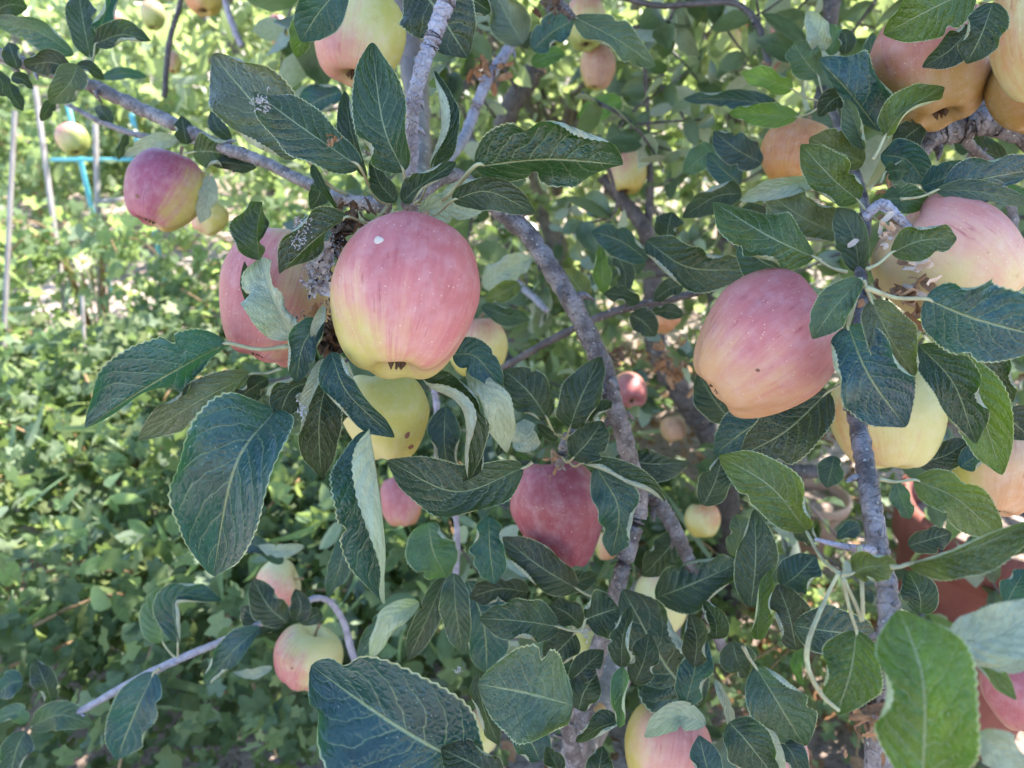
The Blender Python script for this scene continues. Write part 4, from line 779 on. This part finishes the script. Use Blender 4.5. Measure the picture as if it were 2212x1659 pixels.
# ---------------------------------------------------------------- trees behind, in the sun
def tree(x, y, h, r, n, seed, label, leaf=.07, z0=.35, mat=M['foliage'], trunk=True):
    rng = np.random.default_rng(seed); root = empty('apple_tree', (x, y, 0), label, 'tree', 'apple trees'); g = Geo()
    top = np.array([rng.normal() * .15, rng.normal() * .15, h * .8]); tips = []
    g.tube([(0, 0, -.05), (.04, .02, h * .25), top * .6, top], [.055, .045, .032, .012], 24, 10, rng, .05)
    for k in range(9):
        a = k * 2.4 + rng.uniform(-.4, .4); z = h * rng.uniform(.15, .6); e = np.array([math.cos(a) * r * rng.uniform(.6, .95), math.sin(a) * r * rng.uniform(.6, .95), z + rng.uniform(.1, .7)])
        s = np.array([.03, .01, z]); mm = (s + e) / 2 + np.array([0, 0, .12]); g.tube([s, mm, e], [.026, .018, .007], 14, 7, rng, .05); tips += [e, mm, (mm + e) / 2]
    g.build('trunk', M['grey_bark'], root)
    ncl = 70; cl = np.array([tips[rng.integers(len(tips))] + rng.standard_normal(3) * np.array([.28, .28, .30]) * r for _ in range(ncl)]); cl[:, 2] = np.clip(cl[:, 2], z0, h + .3)
    C = cl[rng.integers(ncl, size=n)] + rng.standard_normal((n, 3)) * .13; C[:, 2] = np.maximum(C[:, 2], .15)
    cloud_obj('crown', C, leaf, mat, root, seed, normal_bias=(.1, .1, .9), bias=.7, droop=.5); return root
tree(.75, 2.75, 2.0, .8, 2600, 1, 'sunlit apple tree showing through the gap above the thin brown twig')
tree(.15, 3.1, 2.0, .65, 2200, 8, 'sunlit apple tree straight behind the spotted main branch', .06)
tree(-.35, 3.5, 2.1, .8, 2600, 2, 'sunlit apple tree behind the green yellow apple and upright twig')
tree(1.9, 3.3, 2.3, 1.0, 3000, 3, 'sunlit apple tree behind the gnarled dark limb')
tree(.6, 5.0, 2.6, 1.2, 3600, 4, 'farther apple tree standing behind the sunlit ones, seen through their leaves', .085)
tree(-1.75, 5.6, 2.6, 1.1, 3000, 5, 'bright apple tree beyond the turquoise trellis at the upper left', .085)
tree(3.2, 5.4, 2.8, 1.4, 3600, 6, 'apple tree beyond the limb, farthest to the right', .09)
tree(-3.9, 6.6, 2.8, 1.4, 3000, 7, 'pale leafy tree at the far left edge beyond the stakes', .09, mat=M['garden_leaf'])
hg = cloud_obj('hedge', np.stack([np.random.default_rng(4).uniform(-14, 14, 15000), np.random.default_rng(5).normal(10.5, .7, 15000), np.random.default_rng(6).uniform(.1, 4.2, 15000)], 1), .22, M['garden_leaf'], None, 9, droop=.4)
tag(hg, 'tall pale green hedge closing off the garden behind all the trees', 'hedge')
# far limbs seen between the leaves
def far_limb(pts, mat, seed, root, name='limb'):
    rng = np.random.default_rng(seed); g = Geo(); BR(g, pts, rng); o = np.array(root.location); ob = g.build(name, mat, root, o); ob.location = (0, 0, 0)
TC = empty('apple_tree', (.35, 1.75, 0), 'apple tree with bare brown limbs seen behind the spotted main branch', 'tree', 'apple trees')
far_limb([(1215, -40, 44, 1.9), (1190, 60, 44, 1.9), (1150, 160, 46, 1.9), (1095, 250, 46, 1.9), (1075, 420, 36, 2.0), (1100, 600, 36, 2.1), (1112, 800, 38, 2.2), (1150, 1100, 40, 2.4), (1190, 1500, 42, 2.7)], M['dark_bark'], 1, TC, 'trunk')
far_limb([(1300, 380, 24, 1.35), (1350, 440, 32, 1.35), (1395, 500, 36, 1.35), (1410, 600, 42, 1.4), (1415, 720, 52, 1.4), (1440, 790, 56, 1.4), (1500, 885, 56, 1.45), (1545, 965, 58, 1.5), (1570, 1150, 60, 1.7), (1560, 1500, 66, 2.05)], M['dark_bark'], 2, TC)
far_limb([(1392, 130, 9, 1.3), (1402, 300, 11, 1.33), (1404, 430, 18, 1.35), (1396, 500, 22, 1.36)], M['dark_bark'], 3, TC)
far_limb([(1050, 330, 14, 1.2), (960, 250, 22, 1.4), (1000, 190, 20, 1.5), (1070, 130, 18, 1.6)], M['dark_bark'], 4, TC)
far_limb([(1105, 600, 16, 1.45), (1150, 640, 16, 1.2), (1180, 670, 12, 1.1)], M['twig'], 5, TC)
far_limb([(495, -40, 14, 1.3), (487, 0, 14, 1.3), (505, 60, 14, 1.3), (522, 100, 13, 1.3)], M['twig'], 6, TC); far_limb([(392, -30, 11, 1.3), (388, 15, 11, 1.3), (366, 90, 12, 1.3), (355, 210, 12, 1.3)], M['dark_bark'], 7, TC)
far_limb([(1800, 1020, 30, 1.1), (1700, 1015, 30, 1.15), (1560, 1000, 34, 1.45)], M['dark_bark'], 8, TC)
sprays(TC, 190, ((-.5, 1.7, .35), (1.5, 2.5, 2.0)), 31, avoid=lambda p: clear_front(p, 1.2), leaf=.055, mat=M['foliage'], per=13)

# ---------------------------------------------------------------- garden at the left: bushes, weeds, stakes, frame, flowers
def bush(x, y, r, h, n, seed, label, leaf=.043, mat=M['bush_leaf'], cat='bush', name='gooseberry_bush', canes=12):
    rng = np.random.default_rng(seed); root = empty(name, (x, y, 0), label, cat, 'low bushes'); g = Geo(); P0 = []
    for k in range(canes):
        a = rng.uniform(0, 6.28); q = rng.uniform(.5, 1.0); e = np.array([math.cos(a) * r * q, math.sin(a) * r * q, h * rng.uniform(.75, 1.15)]); m = np.array([e[0] * .35, e[1] * .35, h * rng.uniform(.7, 1.0)])
        path = catmull([(0, 0, 0), m, e, e + np.array([math.cos(a), math.sin(a), -.6]) * .12], 20); g.add(*tube_geo(path, np.linspace(.0045, .0022, 20), 6)); P0 += [p for p in path[6:]]
    P0 = np.array(P0); na = n // 2; C1 = P0[rng.integers(len(P0), size=na)] + rng.standard_normal((na, 3)) * .045
    t = rng.uniform(0, 6.28, n - na); q = np.sqrt(rng.random(n - na)); C2 = np.stack([np.cos(t) * q * r, np.sin(t) * q * r, h * (1 - .45 * q ** 2) * rng.uniform(.55, 1.08, n - na)], 1)
    C = np.vstack([C1, C2]); C[:, 2] = np.maximum(C[:, 2], .05)
    g.build('stem', M['cane'], root); cloud_obj('foliage', C, leaf, mat, root, seed, lobed=True, normal_bias=(-.1, -.35, .9), bias=.8); return root
bush(-.62, 1.25, .45, .38, 2700, 1, 'dark green lobed bush along the bottom edge below the lilac twig')
bush(-1.05, 1.75, .52, .44, 2900, 2, 'green lobed bush with brown canes at the left edge')
bush(-.35, 1.75, .46, .42, 2600, 3, 'green lobed bush behind the small pink and cream apple')
bush(-.75, 2.35, .52, .47, 2800, 4, 'green bush below the long drooping leaf')
bush(-1.5, 2.4, .52, .36, 2500, 5, 'bush at the left edge below the tall stake')
bush(.12, 1.45, .40, .30, 1800, 6, 'shaded low bush under the dark red apple')
bush(-.25, 2.7, .50, .42, 2000, 7, 'bush behind the pair of big pink apples')
bush(-.95, 3.25, .45, .48, 1200, 8, 'light green garden plant beside the stakes', .055, M['garden_leaf'], 'plant', 'garden_plant')
bush(-.75, 3.7, .50, .60, 1300, 9, 'light green garden plant below the purple pink apple', .055, M['garden_leaf'], 'plant', 'garden_plant')
bush(-2.95, 4.9, .55, .75, 1300, 10, 'tall pale garden plant behind the leftmost stake', .065, M['garden_leaf'], 'plant', 'garden_plant')
bush(-1.25, 5.2, .6, .8, 1400, 11, 'pale garden plant in front of the turquoise trellis', .065, M['garden_leaf'], 'plant', 'garden_plant')
bush(-2.7, 5.6, .7, .9, 1400, 12, 'pale garden plant beyond the trellis at the far left', .075, M['garden_leaf'], 'plant', 'garden_plant')
bush(-.6, 5.2, .6, .7, 1200, 13, 'pale garden plant seen under the left branch', .07, M['garden_leaf'], 'plant', 'garden_plant')
bush(1.15, 1.75, .30, .16, 700, 14, 'low grey green plant on the soil by the clay pot', .035, M['bush_leaf'], 'plant', 'garden_plant', 6)
bush(.78, 1.35, .28, .14, 700, 15, 'low bright green plant on the soil between the hanging leaves and the near leaf', .03, M['garden_leaf'], 'plant', 'garden_plant', 6)
bush(-1.72, 3.0, .42, .62, 700, 16, 'pale tall garden plant hiding the foot of the turquoise trellis', .055, M['garden_leaf'], 'plant', 'garden_plant')
def stake(u0, v0, u1, v1, d, w, label):
    a, b = P(u0, v0, d), P(u1, v1, d); t = b - a; e = a + t * (a[2] + .05) / max(a[2] - b[2], 1e-3); n = 8; g = Geo(); path = a + (e - a) * np.linspace(0, 1, n)[:, None]
    r = w / 2 / FPX * d; g.add(*tube_geo(path, r * 1.2, 4)); o = g.build('wooden_stake', M['stake'], None, e, smooth=False); tag(o, label, 'stake', 'garden stakes'); return o
stake(32, 240, 8, 740, 2.6, 9, 'thin grey stake leaning at the left edge'); stake(76, 188, 116, 480, 3.0, 10, 'pale grey stake leaning the other way, under the dark hanging leaves')
stake(206, 268, 211, 440, 3.2, 10, 'upright pale stake right beside the small hanging apple'); stake(178, 640, 182, 760, 2.4, 7, 'short thin brown stake in the bushes')
g = Geo(); a, b = P(205, 437, 3.2), P(300, 428, 3.2); g.add(*tube_geo(a + (b - a) * np.linspace(0, 1, 6)[:, None], .011, 4)); tag(g.build('wooden_rail', M['stake'], None, a, smooth=False), 'pale wooden rail lying level behind the purple pink apple', 'rail')
fr = empty('garden_trellis', (P(140, 230, 3.7)[0], P(140, 230, 3.7)[1], 0), 'turquoise painted garden trellis among the pale plants', 'trellis')
for (u, v0) in ((141, 203), (284, 245)):
    a = P(u, v0, 3.7); g = Geo(); g.add(*tube_geo(np.array([a, [a[0], a[1], -.05]]), .012, 10)); ob = g.build('post', M['turq'], fr, np.array(fr.location)); ob.location = (0, 0, 0)
for v in (345,):
    a, b = P(110, v, 3.7), P(330, v, 3.7); g = Geo(); g.add(*tube_geo(a + (b - a) * np.linspace(0, 1, 4)[:, None], .009, 10)); ob = g.build('rail', M['turq'], fr, np.array(fr.location)); ob.location = (0, 0, 0)
def flower(u, v, d, size, label, petal='petal', n=13):
    rng = np.random.default_rng(int(u)); c = P(u, v, d); root = empty('flower', Vector(c), label, 'flower', 'garden flowers'); up = nrm(np.array([.1, -.75, .65])); s1 = nrm(np.cross(up, [0, 0, 1])); s2 = np.cross(up, s1); g = Geo()
    for k in range(n):
        a = k * 2 * math.pi / n + rng.uniform(-.1, .1); dv = s1 * math.cos(a) + s2 * math.sin(a); pv = np.cross(up, dv); L_ = size * rng.uniform(.85, 1.1)
        g.add(np.array([dv * .1 * L_, dv * .55 * L_ + pv * .14 * L_ + up * .08 * L_, dv * L_ + up * .02 * L_, dv * .55 * L_ - pv * .14 * L_ + up * .08 * L_]), [[0, 3, 2, 1]])
    g.build('petals', M[petal], root, np.zeros(3), smooth=False)
    g = Geo(); g.tube([(0, 0, 0), up * size * .12], [size * .22, size * .12], 4, 12); g.build('flower_centre', M['flower_heart'], root, np.zeros(3))
    g = Geo(); g.tube([(0, 0, 0), (.02, .03, -c[2] * .5), (.05, .05, -c[2])], [.004, .005, .006], 12, 6); g.build('stem', M['petiole'], root, np.zeros(3))
flower(180, 566, 2.5, .036, 'pale yellow daisy with a brown centre above the bushes'); flower(155, 490, 3.0, .032, 'pale yellow daisy behind the upright stake'); flower(28, 510, 3.0, .03, 'yellow daisy at the left edge by the tall stake')
flower(1625, 66, 2.2, .04, 'pink flower just below the curved dark twig', 'pink_petal', 7); flower(1848, 40, 2.6, .04, 'pink flower behind the leaves above the blue leaf', 'pink_petal', 7)

# ---------------------------------------------------------------- pots and litter at the lower right
def pot(c, r, h, mat, label, cat='pot'):
    root = empty('clay_pot', (c[0], c[1], 0), label, cat); pr = np.array([(0, .0), (.72, 0), (.80, .3), (.90, .7), (.95, .84), (1.04, .85), (1.06, .98), (1.0, 1.0), (.93, .99), (.91, .86), (.70, .84)]); nA = 48; th = np.arange(nA) * 2 * math.pi / nA
    def lathe(p): 
        V = np.stack([p[:, 0:1] * r * np.cos(th), p[:, 0:1] * r * np.sin(th), np.repeat(p[:, 1:2] * h, nA, 1)], -1).reshape(-1, 3); i = np.arange(len(p) - 1)[:, None] * nA; j = np.arange(nA)[None]; j2 = (j + 1) % nA
        return V, np.stack([i + j, i + j2, i + nA + j2, i + nA + j], -1).reshape(-1, 4)
    link('pot_body', np_mesh('pot_body', *lathe(pr[:5]), M[mat]), root); link('rim', np_mesh('rim', *lathe(pr[4:10]), M[mat]), root); link('soil', np_mesh('soil', *lathe(np.array([(.905, .86), (.5, .88), (.0, .89)])), M['soil']), root)
c = P(2125, 1290, 1.3); pot((c[0] + .10, c[1] + .14), .17, .56, 'terracotta', 'dark red terracotta pot in the shade behind the near blurred leaves')
c = P(1785, 1120, 2.0); pot((c[0], c[1] + .08), .085, .21, 'clay_pale', 'pale clay pot standing beyond the vertical branch')
rg = np.random.default_rng(8); n = 2600
lt = cloud_obj('leaf_litter', np.stack([rg.uniform(-.2, 2.2, n), rg.uniform(.9, 3.2, n), np.full(n, .05) + rg.uniform(0, .03, n)], 1), .035, M['dry'], None, 4, bias=1.6, droop=.6); lt['kind'] = 'stuff'
wd = np.stack([rg.uniform(-5, 4, 6500), rg.uniform(2.6, 9, 6500), rg.uniform(.02, .22, 6500)], 1); wd = wd[~((wd[:, 1] < 6.5) & (wd[:, 1] > 2.5) & (wd[:, 0] < -.6) & (rg.random(6500) < .92))]
wn_ = np.stack([rg.uniform(-2.2, .3, 2600), rg.uniform(1.0, 2.5, 2600), rg.uniform(.18, .48, 2600)], 1); wd = np.vstack([wd, wn_])
gr = cloud_obj('weeds', wd, .055, M['garden_leaf'], None, 6, bias=.5, droop=.5); gr['kind'] = 'stuff'
ng = 1100; gb = cloud_obj('grass', np.stack([rg.uniform(-2.4, .4, ng), rg.uniform(1.0, 3.4, ng), rg.uniform(.12, .5, ng)], 1), .17, M['garden_leaf'], None, 12, bias=.1, droop=.6, aspect=.09); gb['kind'] = 'stuff'
